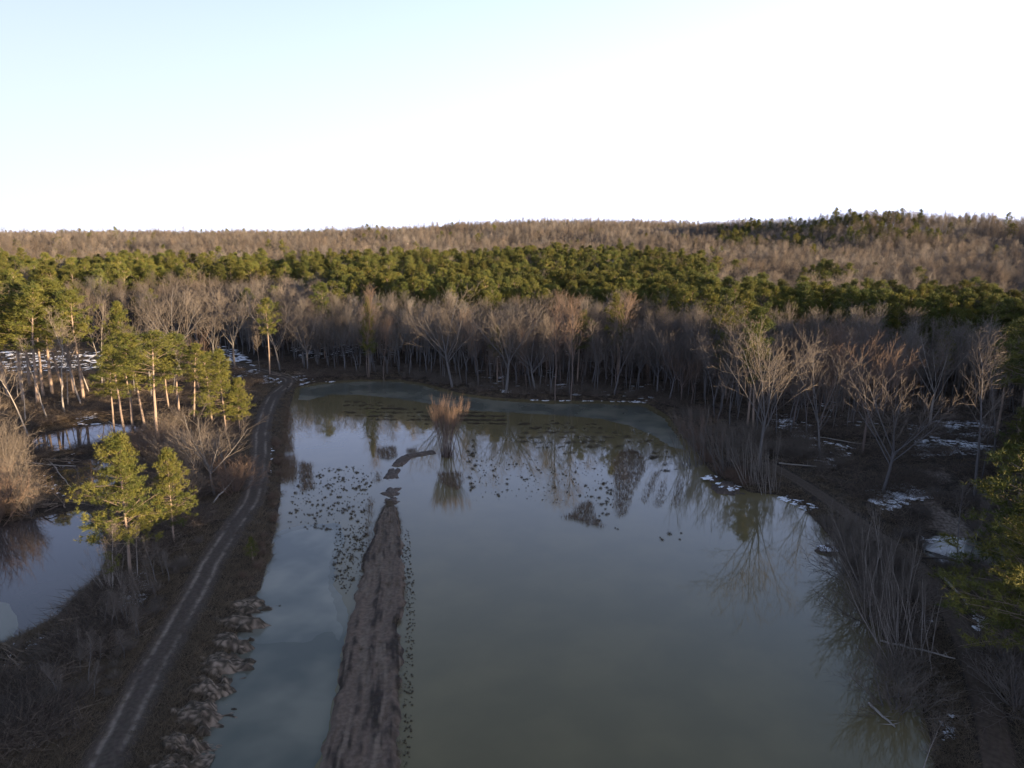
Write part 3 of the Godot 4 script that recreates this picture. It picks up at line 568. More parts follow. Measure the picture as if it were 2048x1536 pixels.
func build_ground() -> void:
	var xs := spread(-128.0, 112.0, 0.72, -3800.0, 3800.0)
	var zs := spread(-214.0, -44.0, 0.72, -5600.0, 700.0)
	var m := Shape.new()
	var sands := []
	for q in SAND: sands.append(PackedVector2Array(q))
	var lit := PackedVector2Array(LIT_FLOOR)
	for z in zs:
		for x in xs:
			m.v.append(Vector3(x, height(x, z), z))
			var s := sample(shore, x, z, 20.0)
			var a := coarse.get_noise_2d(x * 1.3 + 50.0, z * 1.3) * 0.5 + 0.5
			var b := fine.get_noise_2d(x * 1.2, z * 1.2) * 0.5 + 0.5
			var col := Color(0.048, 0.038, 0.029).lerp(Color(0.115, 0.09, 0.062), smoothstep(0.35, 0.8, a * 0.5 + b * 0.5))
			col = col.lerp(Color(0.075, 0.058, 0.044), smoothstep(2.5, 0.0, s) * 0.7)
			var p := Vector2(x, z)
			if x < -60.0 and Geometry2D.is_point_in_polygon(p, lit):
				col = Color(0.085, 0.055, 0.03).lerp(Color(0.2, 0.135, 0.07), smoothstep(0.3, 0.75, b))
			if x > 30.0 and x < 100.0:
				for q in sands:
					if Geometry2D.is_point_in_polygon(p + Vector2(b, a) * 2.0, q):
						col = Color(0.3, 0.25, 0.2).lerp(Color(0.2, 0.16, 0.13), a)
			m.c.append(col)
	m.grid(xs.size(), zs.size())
	tag(top("ground", m.mesh(), mats.ground), "", "", "", "structure")

func sheet(called: String, outline: Array, y: float, grow: float, mat: Material, fray := 0.0) -> void:
	var q := PackedVector2Array(outline)
	if grow > 0.0:
		q = Geometry2D.offset_polygon(q, grow)[0]
	if fray > 0.0:
		var f := PackedVector2Array()
		for k in q.size():
			var a := q[k]
			var b := q[(k + 1) % q.size()]
			var steps := maxi(1, int(a.distance_to(b) / 0.7))
			for j in steps:
				var p := a.lerp(b, float(j) / steps)
				f.append(p + Vector2(fine.get_noise_2d(p.x * 1.5, p.y * 1.5), fine.get_noise_2d(p.y * 1.5 + 70.0, p.x * 1.5)) * fray)
		q = f
	var t := Geometry2D.triangulate_polygon(q)
	if t.is_empty():
		if fray < 0.05:
			push_error(called)
			return
		sheet(called, outline, y, grow, mat, fray * 0.5 if fray > 0.1 else 0.0)
		return
	var m := Shape.new()
	for p in q:
		m.v.append(Vector3(p.x, y, p.y))
		m.n.append(Vector3.UP)
		m.c.append(Color.WHITE)
	for k in range(0, t.size(), 3):
		var a := q[t[k]]
		var up := (q[t[k + 1]] - a).cross(q[t[k + 2]] - a)
		m.i.append_array(PackedInt32Array([t[k], t[k + 1], t[k + 2]] if up > 0.0 else [t[k], t[k + 2], t[k + 1]]))
	tag(top(called, m.mesh(), mat), "", "", "", "structure")

func smooth_line(l: Array, step: float) -> PackedVector2Array:
	var c := Curve2D.new()
	c.bake_interval = step
	for k in l.size():
		var t: Vector2 = (l[mini(k + 1, l.size() - 1)] - l[maxi(k - 1, 0)]) / 6.0
		c.add_point(l[k], -t, t)
	return c.get_baked_points()

func build_track(called: String, l: Array, half: float, rut: Color, mid: Color, edge: Color, strength: float) -> void:
	var line := smooth_line(l, 0.45)
	var m := Shape.new()
	var n := 25
	for k in line.size():
		var t := (line[mini(k + 1, line.size() - 1)] - line[maxi(k - 1, 0)]).normalized()
		var across := Vector2(-t.y, t.x)
		for j in n:
			var u := lerpf(-half, half, float(j) / (n - 1))
			var p := line[k] + across * u
			var near := fine.get_noise_2d(p.x * 2.2, p.y * 2.2)
			var wob := coarse.get_noise_2d(k * 0.6, 30.0) * 0.25
			var in_rut := maxf(exp(-pow((u - 0.85 - wob) / 0.21, 2.0)), exp(-pow((u + 0.85 - wob) / 0.21, 2.0)))
			in_rut *= smoothstep(-0.95, 0.0, near + 0.35 * coarse.get_noise_2d(p.x * 4.0, p.y * 4.0))
			var worn := smoothstep(-0.5, 0.3, coarse.get_noise_2d(k * 0.5, u * 2.0 + (60.0 if u > 0.0 else 0.0)) + near * 0.4)
			var side := smoothstep(half * 0.62, half, absf(u) + near * 0.4)
			var col := mid.lerp(edge, side).lerp(rut, clampf(in_rut * worn * strength, 0.0, 1.0))
			col = col * (0.85 + 0.3 * (fine.get_noise_2d(p.x * 5.0, p.y * 5.0) * 0.5 + 0.5))
			var y := height(p.x, p.y) + 0.09 - in_rut * 0.07 - smoothstep(half * 0.75, half, absf(u)) * 0.2 + near * 0.025
			m.v.append(Vector3(p.x, y, p.y))
			m.c.append(col)
	m.grid(n, line.size())
	tag(top(called, m.mesh(), mats.mud), "", "", "", "structure")

func build_levee() -> void:
	var l := smooth_line(LEVEE_L, 0.35)
	var r := smooth_line(LEVEE_R, 0.35)
	var rows := 300
	var n := 51
	var m := Shape.new()
	for k in rows:
		var f := float(k) / (rows - 1)
		var a := l[int(f * (l.size() - 1))]
		var b := r[int(f * (r.size() - 1))]
		var taper := smoothstep(1.0, 0.93, f)
		for j in n:
			var u := lerpf(-0.15, 1.15, float(j) / (n - 1))
			var p := a.lerp(b, u)
			var in_ := minf(u, 1.0 - u) + coarse.get_noise_2d(p.y * 4.0, 9.0 if u < 0.5 else 90.0) * 0.07 + fine.get_noise_2d(p.x * 0.8, p.y * 0.8) * 0.09
			var streak := coarse.get_noise_2d(u * 110.0, p.y * 1.3)
			var grit := fine.get_noise_2d(p.x * 2.0, p.y * 0.9)
			var y := -0.4 + 0.85 * smoothstep(-0.12, 0.1, in_) * (0.5 + 0.5 * taper) + streak * 0.13 * smoothstep(0.0, 0.2, in_) + grit * 0.09 + fine.get_noise_2d(p.x * 2.5, p.y * 2.5) * 0.08
			var wheel := maxf(exp(-pow((u - 0.36 - streak * 0.05) / 0.055, 2.0)), exp(-pow((u - 0.68 - streak * 0.05) / 0.055, 2.0))) * smoothstep(-0.5, 0.2, coarse.get_noise_2d(p.y * 1.5, u * 9.0 + 11.0))
			y -= wheel * 0.08
			m.v.append(Vector3(p.x, y, p.y))
			var patch := coarse.get_noise_2d(p.x * 3.0 + 40.0, p.y * 1.2)
			var col := Color(0.15, 0.11, 0.08).lerp(Color(0.046, 0.035, 0.026), smoothstep(-0.08, 0.4, streak * 0.7 + grit * 0.5 + patch * 0.5))
			col = col.lerp(Color(0.18, 0.137, 0.1), smoothstep(0.15, 0.5, coarse.get_noise_2d(u * 80.0 + 300.0, p.y * 1.6) + grit * 0.3))
			col = col.lerp(Color(0.19, 0.145, 0.105), wheel * 0.6)
			m.c.append(col * (0.85 + 0.3 * (fine.get_noise_2d(p.x * 1.2, p.y * 6.0) * 0.5 + 0.5)))
	m.grid(n, rows)
	tag(top("levee", m.mesh(), mats.mud), "", "", "", "structure")

func lump(half_x: float, half_z: float, tall: float, seed_: float, col: Color, other: Color, rough := 0.35) -> Shape:
	var m := Shape.new()
	var n := 29
	for z in n:
		for x in n:
			var u := lerpf(-1.25, 1.25, float(x) / (n - 1))
			var w := lerpf(-1.25, 1.25, float(z) / (n - 1))
			var q := fine.get_noise_2d(u * 14.0 + seed_ * 31.0, w * 14.0)
			var big := coarse.get_noise_2d(u * 26.0 + seed_ * 17.0, w * 26.0 + seed_)
			var d := sqrt(u * u + w * w) + big * rough
			m.v.append(Vector3(u * half_x, (smoothstep(1.15, 0.15, d) * 1.35 - 0.3 + q * 0.16) * tall, w * half_z))
			m.c.append(col.lerp(other, smoothstep(-0.15, 0.3, q + big * 0.6)))
	m.grid(n, n)
	return m

# ---------------------------------------------------------------- plants
func bent(p: Vector3, d: Vector3, length: float, r0: float, r1: float, seg: int, wander: float, lift: float, sides: int, s: Shape, col: Color) -> PackedVector3Array:
	var pts := PackedVector3Array([p])
	var rs := PackedFloat32Array([r0])
	for k in seg:
		d = (d + Vector3(rng.randfn(), rng.randfn(), rng.randfn()) * wander + Vector3.UP * lift).normalized()
		p += d * length / seg
		pts.append(p)
		rs.append(lerpf(r0, r1, float(k + 1) / seg))
	s.tube(pts, rs, sides, col)
	return pts

func along(pts: PackedVector3Array, f: float) -> Vector3:
	var t := clampf(f, 0.0, 0.999) * (pts.size() - 1)
	return pts[int(t)].lerp(pts[int(t) + 1], t - int(t))

func turned(d: Vector3, angle: float, turn: float) -> Vector3:
	var u := d.cross(Vector3(0.2, 0.35, 0.91)).normalized()
	var w := d.cross(u)
	return (d * cos(angle) + (u * cos(turn) + w * sin(turn)) * sin(angle)).normalized()

# level counts down: at 0 a twig is a single spike
func branch(tr: Shape, cr: Shape, p: Vector3, d: Vector3, length: float, r: float, level: int, o: Dictionary) -> void:
	if level == 0:
		var tip := p + (d + Vector3.UP * 0.25).normalized() * length
		cr.spike(p, tip, r, o.twig)
		return
	var big: bool = level >= o.levels - 1 and o.levels > 2
	var pts := bent(p, d, length, r, r * 0.4, 4 if big else 2, o.wander, o.lift, 4 if big else 3, tr if big else cr, o.bark if big else o.twig)
	var n: int = o.kids[level]
	for k in n:
		var f := lerpf(o.bare, 1.0, (k + rng.randf()) / n)
		var at := along(pts, f)
		var dir := (along(pts, f + 0.08) - along(pts, f - 0.08)).normalized()
		if dir.length() < 0.5: dir = d
		var nd := turned(dir, rng.randf_range(o.fork.x, o.fork.y), k * 2.4 + rng.randf_range(-0.6, 0.6))
		var len := length * rng.randf_range(o.ratio.x, o.ratio.y) * (1.15 - 0.45 * f)
		branch(tr, cr, at, nd, maxf(len, o.least), maxf(r * 0.5 * (1.0 - 0.45 * f), o.thin), level - 1, o)

func bare_tree(kind: String, seed_: int) -> Array:
	rng.seed = seed_
	var tr := Shape.new()
	var cr := Shape.new()
	var o := {"twig": Color(0.315, 0.26, 0.205), "bark": Color(0.26, 0.24, 0.22), "wander": 0.1, "lift": 0.1, "bare": 0.3, "fork": Vector2(0.5, 0.95), "ratio": Vector2(0.4, 0.65), "least": 0.6, "thin": 0.011, "levels": 3, "kids": [0, 6, 6, 6]}
	var h := 20.0
	match kind:
		"tall", "slim_pale", "far":
			var slim := kind == "slim_pale"
			var lean := Vector3(rng.randf_range(-0.09, 0.09), 1, rng.randf_range(-0.06, 0.06)) if not slim else Vector3(rng.randf_range(-0.2, 0.02), 1, rng.randf_range(-0.08, 0.08))
			var r0 := 0.15 if not slim else 0.2
			var pts := bent(Vector3(0, -0.3, 0), lean.normalized(), h * 0.97, r0, 0.03, 11, 0.045, 0.03, 7, tr, o.bark)
			if kind == "far":
				o.kids = [0, 5, 4]
				o.levels = 2
				o.thin = 0.035
				o.least = 1.0
			else:
				o.kids = [0, 5, 6]
				o.levels = 2
				o.thin = 0.018
			var limbs := 26 if kind == "tall" else (17 if slim else 18)
			var low := rng.randf_range(0.34, 0.46) if not slim else rng.randf_range(0.4, 0.52)
			for k in limbs:
				var f := lerpf(low, 0.99, pow((k + rng.randf()) / limbs, 0.85))
				var up := lerpf(0.75, 1.25, (f - low) / (1.0 - low)) + rng.randf_range(-0.15, 0.15)
				var a := k * 2.4 + rng.randf_range(-0.5, 0.5)
				var d := Vector3(cos(a) * cos(up), sin(up), sin(a) * cos(up))
				var len := h * (0.12 + 0.09 * sin(PI * clampf((f - low) / (1.0 - low) * 0.8 + 0.15, 0, 1))) * rng.randf_range(0.75, 1.2)
				branch(tr, cr, along(pts, f), d, len, lerpf(0.085, 0.04, f), 2, o)
			if kind != "far":
				for k in 5:      # dead stubs low on the trunk
					var a := rng.randf() * TAU
					var q := along(pts, rng.randf_range(0.12, low))
					cr.spike(q, q + Vector3(cos(a), rng.randf_range(-0.1, 0.5), sin(a)) * rng.randf_range(0.7, 2.2), 0.03, o.bark)
		"round":
			o.levels = 4
			o.kids = [0, 4, 5, 7]
			o.thin = 0.018
			o.bare = 0.25
			o.lift = 0.07
			o.fork = Vector2(0.4, 0.85)
			o.ratio = Vector2(0.38, 0.6)
			o.least = 0.8
			var pts := bent(Vector3(0, -0.3, 0), Vector3(rng.randf_range(-0.12, 0.12), 1, 0).normalized(), h * 0.38, 0.26, 0.17, 5, 0.05, 0.0, 8, tr, o.bark)
			var n := 6 + seed_ % 3
			for k in n:
				var up := rng.randf_range(0.75, 1.3)
				var a := k * TAU / n + rng.randf_range(-0.4, 0.4)
				var d := Vector3(cos(a) * cos(up), sin(up), sin(a) * cos(up))
				branch(tr, cr, along(pts, rng.randf_range(0.62, 1.0)), d, h * rng.randf_range(0.42, 0.6), rng.randf_range(0.07, 0.12), 3, o)
		"bush":
			h = 5.0
			o.kids = [0, 7, 8]
			o.levels = 2
			o.thin = 0.012
			o.least = 0.5
			o.lift = 0.12
			o.bare = 0.15
			for k in 26:
				var a := k * 2.4
				var up := rng.randf_range(0.5, 1.45)
				var d := Vector3(cos(a) * cos(up), sin(up), sin(a) * cos(up))
				branch(tr, cr, Vector3(d.x, 0, d.z) * rng.randf_range(0.2, 1.1) - Vector3(0, 0.15, 0), d, h * rng.randf_range(0.5, 0.9), 0.04, 2, o)
			for k in 5:
				bent(Vector3(rng.randfn() * 0.3, -0.2, rng.randfn() * 0.3), Vector3(rng.randfn() * 0.3, 1, rng.randfn() * 0.3).normalized(), h * 0.6, 0.07, 0.03, 3, 0.1, 0.1, 4, tr, o.bark)
		"clump":
			h = 12.0
			o.kids = [0, 4, 9]
			o.levels = 2
			o.thin = 0.012
			o.least = 0.8
			o.bare = 0.4
			o.fork = Vector2(0.3, 0.6)
			o.ratio = Vector2(0.14, 0.26)
			o.lift = 0.16
			for k in 20:
				var q := Vector3(rng.randf_range(-2.2, 2.6), -0.2, rng.randf_range(-1.4, 1.4))
				var d := Vector3(rng.randf_range(-0.5, 0.0) + q.x * 0.07, 1, rng.randf_range(-0.16, 0.2)).normalized()
				var len := h * rng.randf_range(0.6, 1.05)
				var pts := bent(q, d, len, rng.randf_range(0.03, 0.07), 0.012, 6, 0.06, 0.06, 5, tr, o.bark)
				for j in 9:
					var f := rng.randf_range(0.35, 0.97)
					branch(tr, cr, along(pts, f), turned((along(pts, f + 0.1) - along(pts, f - 0.1)).normalized(), rng.randf_range(0.3, 0.6), rng.randf() * TAU), len * rng.randf_range(0.12, 0.24), 0.02, 1, o)
		"pond_tree":
			h = 11.5
			o.kids = [0, 5, 9]
			o.levels = 2
			o.thin = 0.012
			o.least = 0.7
			o.lift = 0.28
			o.bare = 0.35
			o.fork = Vector2(0.25, 0.6)
			o.ratio = Vector2(0.3, 0.5)
			for k in 16:
				var a := k * 2.4
				var out := rng.randf_range(0.03, 0.28)
				var d := Vector3(cos(a) * out, 1, sin(a) * out).normalized()
				var pts := bent(Vector3(cos(a) * rng.randf_range(0.1, 1.0), -0.8, sin(a) * 0.9), d, h * rng.randf_range(0.5, 0.75), 0.1, 0.04, 6, 0.06, 0.02, 5, tr, o.bark)
				for j in 6:
					branch(tr, cr, along(pts, rng.randf_range(0.45, 1.0)), turned(d, rng.randf_range(0.15, 0.6), a + rng.randf_range(-1, 1)), h * rng.randf_range(0.24, 0.42), 0.035, 2, o)
			for k in 170:     # dead stalks round the foot
				var q := Vector3(rng.randfn() * 0.9, -0.3, rng.randfn() * 0.9)
				cr.spike(q, q + Vector3(rng.randfn() * 0.3, rng.randf_range(1.2, 4.2), rng.randfn() * 0.3), 0.03, Color(0.13, 0.1, 0.08))
	return [tr, cr]

func tuft(s: Shape, c: Vector3, d: Vector3, size: float, wide: float, n: int, col: Color) -> void:
	for k in n:
		var e := (d * 0.6 + Vector3(rng.randfn(), rng.randfn(), rng.randfn()) * 0.65).normalized()
		var side := e.cross(Vector3(rng.randfn(), rng.randfn(), rng.randfn())).normalized() * wide
		var tip := c + e * size * rng.randf_range(0.75, 1.2)
		s.tri(c - side, c + side, tip, col * rng.randf_range(0.8, 1.2))

func pine(kind: String, seed_: int) -> Array:
	rng.seed = seed_
	var tr := Shape.new()
	var cr := Shape.new()
	var h := 20.0
	var bark := Color(0.25, 0.185, 0.14)
	var full := kind == "pine_full"
	var far := kind == "pine_far"
	var pts := bent(Vector3(0, -0.3, 0), Vector3(rng.randf_range(-0.07, 0.07), 1, rng.randf_range(-0.05, 0.05)).normalized(), h * 0.96, 0.22, 0.03, 9, 0.025, 0.02, 8, tr, bark)
	var low := rng.randf_range(0.46, 0.56)
	var reach := rng.randf_range(2.7, 3.3)
	var count := 40
	if full:
		low = rng.randf_range(0.22, 0.3)
		reach = rng.randf_range(5.2, 6.2)
		count = 104
	if far:
		count = 24
	var lopside := rng.randf() * TAU
	for k in count:
		var t := pow((k + rng.randf()) / count, 0.95)
		var f := lerpf(low, 0.985, t)
		var a := k * 2.4 + rng.randf_range(-0.5, 0.5)
		var up := lerpf(-0.05, 0.95, t) + rng.randf_range(-0.25, 0.25)
		var form := pow(sin(PI * (0.2 + 0.76 * t)), 0.85) + 0.06
		if full: form = pow(1.0 - t, 0.75) * lerpf(0.7, 1.0, minf(1.0, t * 5.0)) + 0.12
		var len := reach * form * rng.randf_range(0.5, 1.15) * (1.0 + 0.22 * cos(a - lopside))
		var d := Vector3(cos(a) * cos(up), sin(up), sin(a) * cos(up))
		var br := bent(along(pts, f), d, len, 0.045, 0.012, 3, 0.12, 0.06, 3, cr, bark)
		var young := rng.randf()
		var green := Color(0.068, 0.082, 0.02).lerp(Color(0.142, 0.13, 0.03), young)
		var clumps := int(len * (1.05 if full else (1.15 if not far else 0.6))) + 2
		for j in clumps:
			var g := lerpf(0.4, 1.0, (j + rng.randf()) / clumps)
			var reach_out := 0.3 * len * (1.25 - g)
			var c := along(br, g) + Vector3(rng.randfn(), absf(rng.randfn()) * 0.45, rng.randfn()) * reach_out
			if not far and reach_out > 0.3: cr.spike(along(br, g - 0.15), c, 0.018, bark)
			for i in (8 if not far else 4):
				var e := c + Vector3(rng.randfn(), rng.randfn() * 0.7, rng.randfn()) * (0.26 if not far else 0.38)
				tuft(cr, e, (d * 0.5 + Vector3.UP * 0.5).normalized(), 0.42 if not far else 0.8, 0.03 if not far else 0.1, 9 if not far else 6, green)
	if not far:
		for k in 16:        # dead branches under the crown
			var a := rng.randf() * TAU
			var q := along(pts, rng.randf_range(low * 0.5, low))
			cr.spike(q, q + Vector3(cos(a), rng.randf_range(-0.25, 0.3), sin(a)) * rng.randf_range(0.8, 2.2), 0.025, bark)
	return [tr, cr]

func make_kinds() -> void:
	for k in ["tall", "slim_pale", "round", "bush", "clump", "far", "pond_tree", "pine_tall", "pine_full", "pine_far"]:
		var list := []
		var n := 1 if k == "pond_tree" else (3 if k in ["clump", "pine_full", "far", "pine_far"] else (5 if k == "tall" else 4))
		for s in n:
			var two: Array = pine(k, 100 + s * 7) if k.begins_with("pine") else bare_tree(k, 11 + s * 5 + k.length() * 3)
			var whole := Shape.new()
			whole.add(two[0])
			whole.add(two[1])
			var box := whole.mesh().get_aabb()
			list.append([two[0].mesh(), two[1].mesh(), whole.mesh(), box.end.y])
		kinds[k] = list

func mat_of(kind: String, tint: String, crown: bool) -> Material:
	if kind.begins_with("pine"):
		return mats["needle" + tint] if crown else mats.pine_bark
	return mats["bark" + tint]

func plant(kind: String, variant: int, at: Vector3, tall: float, wide: float, turn: float, tint: String, called: String, label: String, category: String, group: String) -> Node3D:
	var s: Array = kinds[kind][variant % kinds[kind].size()]
	var o := base_at(called, at)
	var k: float = tall / s[3]
	var w := k * wide
	o.transform.basis = Basis(Vector3.UP, turn) * Basis.from_scale(Vector3(w, k, w))
	part("stems" if kind == "bush" else "trunk", s[0], mat_of(kind, tint, false), o)
	part("twigs" if kind == "bush" else "crown", s[1], mat_of(kind, "" if tint == "pale" else tint, true), o)
	tag(o, label, category, group)
	return o

func place(at: Vector3, scale: float, wide: float) -> Transform3D:
	var b := Basis(Vector3.UP, rng.randf() * TAU) * Basis.from_scale(Vector3(scale * wide, scale, scale * wide))
	return Transform3D(b, at)

func front_at(bearing: float) -> float:
	for k in FRONT.size() - 1:
		if bearing < FRONT[k + 1].x:
			return lerpf(FRONT[k].y, FRONT[k + 1].y, clampf((bearing - FRONT[k].x) / (FRONT[k + 1].x - FRONT[k].x), 0, 1))
	return FRONT[-1].y

# which tree grows at this bearing and distance: "" none, "bare" or "pine"
func grows(bearing: float, d: float, x: float, z: float) -> String:
	var f := front_at(bearing)
	if bearing > 37.0 and d > 95.0: return "pine" if rng.randf() < 0.4 else "bare"
	if d < f: return ""
	var patch := coarse.get_noise_2d(x * 0.35, z * 0.35)
	if bearing > 15.5:
		if d > 212.0 and d < 268.0: return "pine" if rng.randf() < 0.8 else "bare"
		if d > 335.0 and d < 365.0 and bearing > 22.0 and bearing < 25.0: return "pine"
		if d > 690.0 and d < 860.0 and rng.randf() < 0.75 * smoothstep(-0.25, 0.35, patch) * smoothstep(33.0, 26.0, bearing): return "pine"
		return "pine" if rng.randf() < (0.16 if bearing < 19.5 and d < 420.0 else 0.008) else "bare"
	if bearing < -25.0:
		if d > 325.0 and d < 450.0: return "pine" if patch > -0.25 or rng.randf() < 0.25 else "bare"
		return "pine" if rng.randf() < 0.02 else "bare"
	var deep := 46.0 + patch * 26.0 + (34.0 if bearing < -14.0 else 0.0)
	var back := lerpf(430.0, 500.0, smoothstep(-25.0, -2.0, bearing)) - 60.0 * smoothstep(8.0, 15.5, bearing) + patch * 30.0
	if d > f + deep and d < back: return "pine" if rng.randf() < 0.84 - 0.3 * patch else "bare"
	return "pine" if rng.randf() < (0.03 if d < 600.0 else 0.012) else "bare"

func build_woods() -> void:
	rng.seed = 77
	var single := {"bare": [], "pine": []}
	var mass := {"tall": [], "round": [], "far": [], "pine_tall": [], "pine_far": []}
	var spots := []
	for tree in TREES: spots.append(Vector2(tree[1], tree[2]))
	# rings of growing spacing, out to the hills
	var d := 118.0
	while d < 1750.0:
		var step := 3.5 if d < 290.0 else (5.5 if d < 520.0 else (6.0 if d < 900.0 else 7.0))
		var a := -46.0
		while a < 47.0:
			a += rad_to_deg(step / d) * rng.randf_range(0.75, 1.25)
			var e := d + rng.randf_range(-0.55, 0.55) * step
			var x := sin(deg_to_rad(a)) * e
			var z := -cos(deg_to_rad(a)) * e
			if d < 250.0 and (sample(shore, x, z, 20.0) < 2.5 or sample(road, x, z, 30.0) < 3.5): continue
			var g := grows(a, e, x, z)
			if g == "": continue
			if g == "bare" and d < 290.0 and rng.randf() < 0.2: continue
			var near := false
			if d < 215.0:
				for s in spots:
					if absf(s.x - x) < 2.2 and absf(s.y - z) < 2.2:
						near = true
						break
			if near: continue
			var edge := smoothstep(0.0, 40.0, e - front_at(a))
			var tall := (rng.randf_range(14.0, 21.0) + 3.0 * edge) if g == "bare" else rng.randf_range(15.5, 26.0)
			if g == "bare" and d < 260.0 and rng.randf() < 0.25: tall *= 0.62
			if a > 37.0 and e < 200.0: tall *= 0.74
			if e > 500.0: tall *= rng.randf_range(0.72, 1.12)
			var row := [x, z, tall, e, a]
			if absf(a) < 35.6 and e < 420.0:
				single[g].append(row)
			else:
				mass[("far" if e > 430.0 else ("round" if rng.randf() < 0.2 else "tall")) if g == "bare" else ("pine_far" if e > 520.0 else "pine_tall")].append(row)
		d += step
	# the wood that goes on beyond the right edge and behind the viewer, and shades the water
	var zz := -210.0
	while zz < 190.0:
		var xx := 66.0
		while xx < 350.0:
			xx += rng.randf_range(3.2, 5.0)
			var z := zz + rng.randf_range(-2.0, 2.0)
			if rad_to_deg(atan2(xx, maxf(-z, 0.01))) < (38.5 if z > -118.0 else 47.5): continue
			var tall := rng.randf_range(12.5, 16.5) + 6.0 * maxf(smoothstep(90.0, 130.0, xx), smoothstep(-25.0, 5.0, z)) + (1.0 if z > -115.0 and z < 0.0 and xx < 100.0 else 0.0)
			mass["pine_tall" if rng.randf() < 0.6 else "tall"].append([xx, z, tall, 200.0, 60.0])
		zz += 4.8
	for g in ["bare", "pine"]:
		var rows: Array = single[g]
		rows.sort_custom(func(p, q): return p[3] < q[3])
		var limit := 215 if g == "bare" else 250
		var mine := rows.slice(0, limit)
		for r in rows.slice(limit):
			mass[("round" if rng.randf() < 0.35 else "tall") if g == "bare" else "pine_tall"].append(r)
		var zones := {}
		for r in mine:
			var zone := zone_of(r[4])
			if not zones.has(zone): zones[zone] = []
			zones[zone].append(r)
		for zone in zones:
			var spots2 := []
			for r in zones[zone]: spots2.append(Vector2(r[0], r[1]))
			var ranks := rank_labels(spots2, 8)
			for k in zones[zone].size():
				var r: Array = zones[zone][k]
				var kind := "pine_tall"
				var tint: String = ["", "dusky", "bright"][rng.randi() % 3]
				if g == "bare":
					kind = "round" if rng.randf() < 0.14 else "tall"
					tint = ["", "grey", "grey", "grey", "red"][rng.randi() % 5]
				plant(kind, rng.randi() % 5, ground(r[0], r[1]), r[2], rng.randf_range(0.8, 1.2), rng.randf() * TAU, tint, "pine_tree" if g == "pine" else "bare_tree", "%s behind %s, %s" % ["pine" if g == "pine" else "bare tree", zone, ranks[k]], "pine tree" if g == "pine" else "bare tree", "%s behind %s" % ["pines" if g == "pine" else "bare trees", zone])
	var roots := {}
	for info in [["bare", "bare_woodland", "wide leafless brown wood running back over the hills", "woodland"], ["pine", "pine_woodland", "mass of green pine crowns deeper in the belt and on the hills", "pine wood"]]:
		var o := base_at(info[1], Vector3.ZERO)
		tag(o, info[2], info[3], "", "stuff")
		roots[info[0]] = o
	for kind in mass:
		var g := "pine" if kind.begins_with("pine") else "bare"
		var n: int = kinds[kind].size()
		var lists := []
		var tints := []
		for k in n:
			lists.append([])
			tints.append([])
		for r in mass[kind]:
			var k := rng.randi() % n
			lists[k].append(place(ground(r[0], r[1]), r[2] / kinds[kind][k][3], rng.randf_range(0.8, 1.2)))
			var t := rng.randf_range(0.65, 1.3)
			var stand := coarse.get_noise_2d(r[0] * 0.22 + 900.0, r[1] * 0.22)
			if g == "bare": t *= 1.0 + 0.45 * stand
			var warm := rng.randf_range(0.94, 1.06) * (1.0 - 0.08 * stand)
			tints[k].append(Color(t * warm, t, t / warm))
		for k in n:
			if g == "bare":
				many("bare_trees", kinds[kind][k][2], mats["bark"], lists[k], roots.bare, tints[k])
			else:
				many("pine_trees", kinds[kind][k][2], mats.needle, lists[k], roots.pine, tints[k])

const ZONES := [[-29.0, "the left stand's outer end"], [-25.0, "the left stand's right end"], [-21.0, "the pine clump"], [-17.0, "the lone pine"], [-13.0, "the far corner's fan tree"], [-9.0, "the red-tipped tree"], [-5.5, "the water left of the pond tree"], [-2.0, "the taller dome-crowned tree"], [2.0, "the broadest dome-crowned tree"], [6.0, "the bright-tipped pair"], [10.0, "the grey dome-crowned tree"], [13.5, "the pond's far right corner"], [17.0, "the fans of leaning stems"], [20.5, "the first of three sunlit trees"], [24.0, "the second of three sunlit trees"], [27.0, "the third of three sunlit trees"], [30.0, "the grey vase-shaped tree"], [33.0, "the crooked pale tree"]]

func zone_of(a: float) -> String:
	for z in ZONES:
		if a < z[0]: return z[1]
	return "the right edge's round pine"

# "front row, third from left" for each of these places
func rank_labels(p: Array, per_row: int) -> Array:
	var order := range(p.size())
	order.sort_custom(func(a, b): return p[a].length() < p[b].length())
	var out := []
	out.resize(p.size())
	for r in range(0, p.size(), per_row):
		var row := order.slice(r, r + per_row)
		row.sort_custom(func(a, b): return atan2(p[a].x, -p[a].y) < atan2(p[b].x, -p[b].y))
		for k in row.size():
			out[row[k]] = "%s row, %s from left" % ["front" if r == 0 else RANKS[r / per_row], RANKS[k]]
	return out

func random_in(q: PackedVector2Array, box: Rect2) -> Vector2:
	for k in 60:
		var p := Vector2(rng.randf_range(box.position.x, box.end.x), rng.randf_range(box.position.y, box.end.y))
		if Geometry2D.is_point_in_polygon(p, q): return p
	return q[0]

func box_of(q: PackedVector2Array) -> Rect2:
	var r := Rect2(q[0], Vector2.ZERO)
	for e in q: r = r.expand(e)
	return r

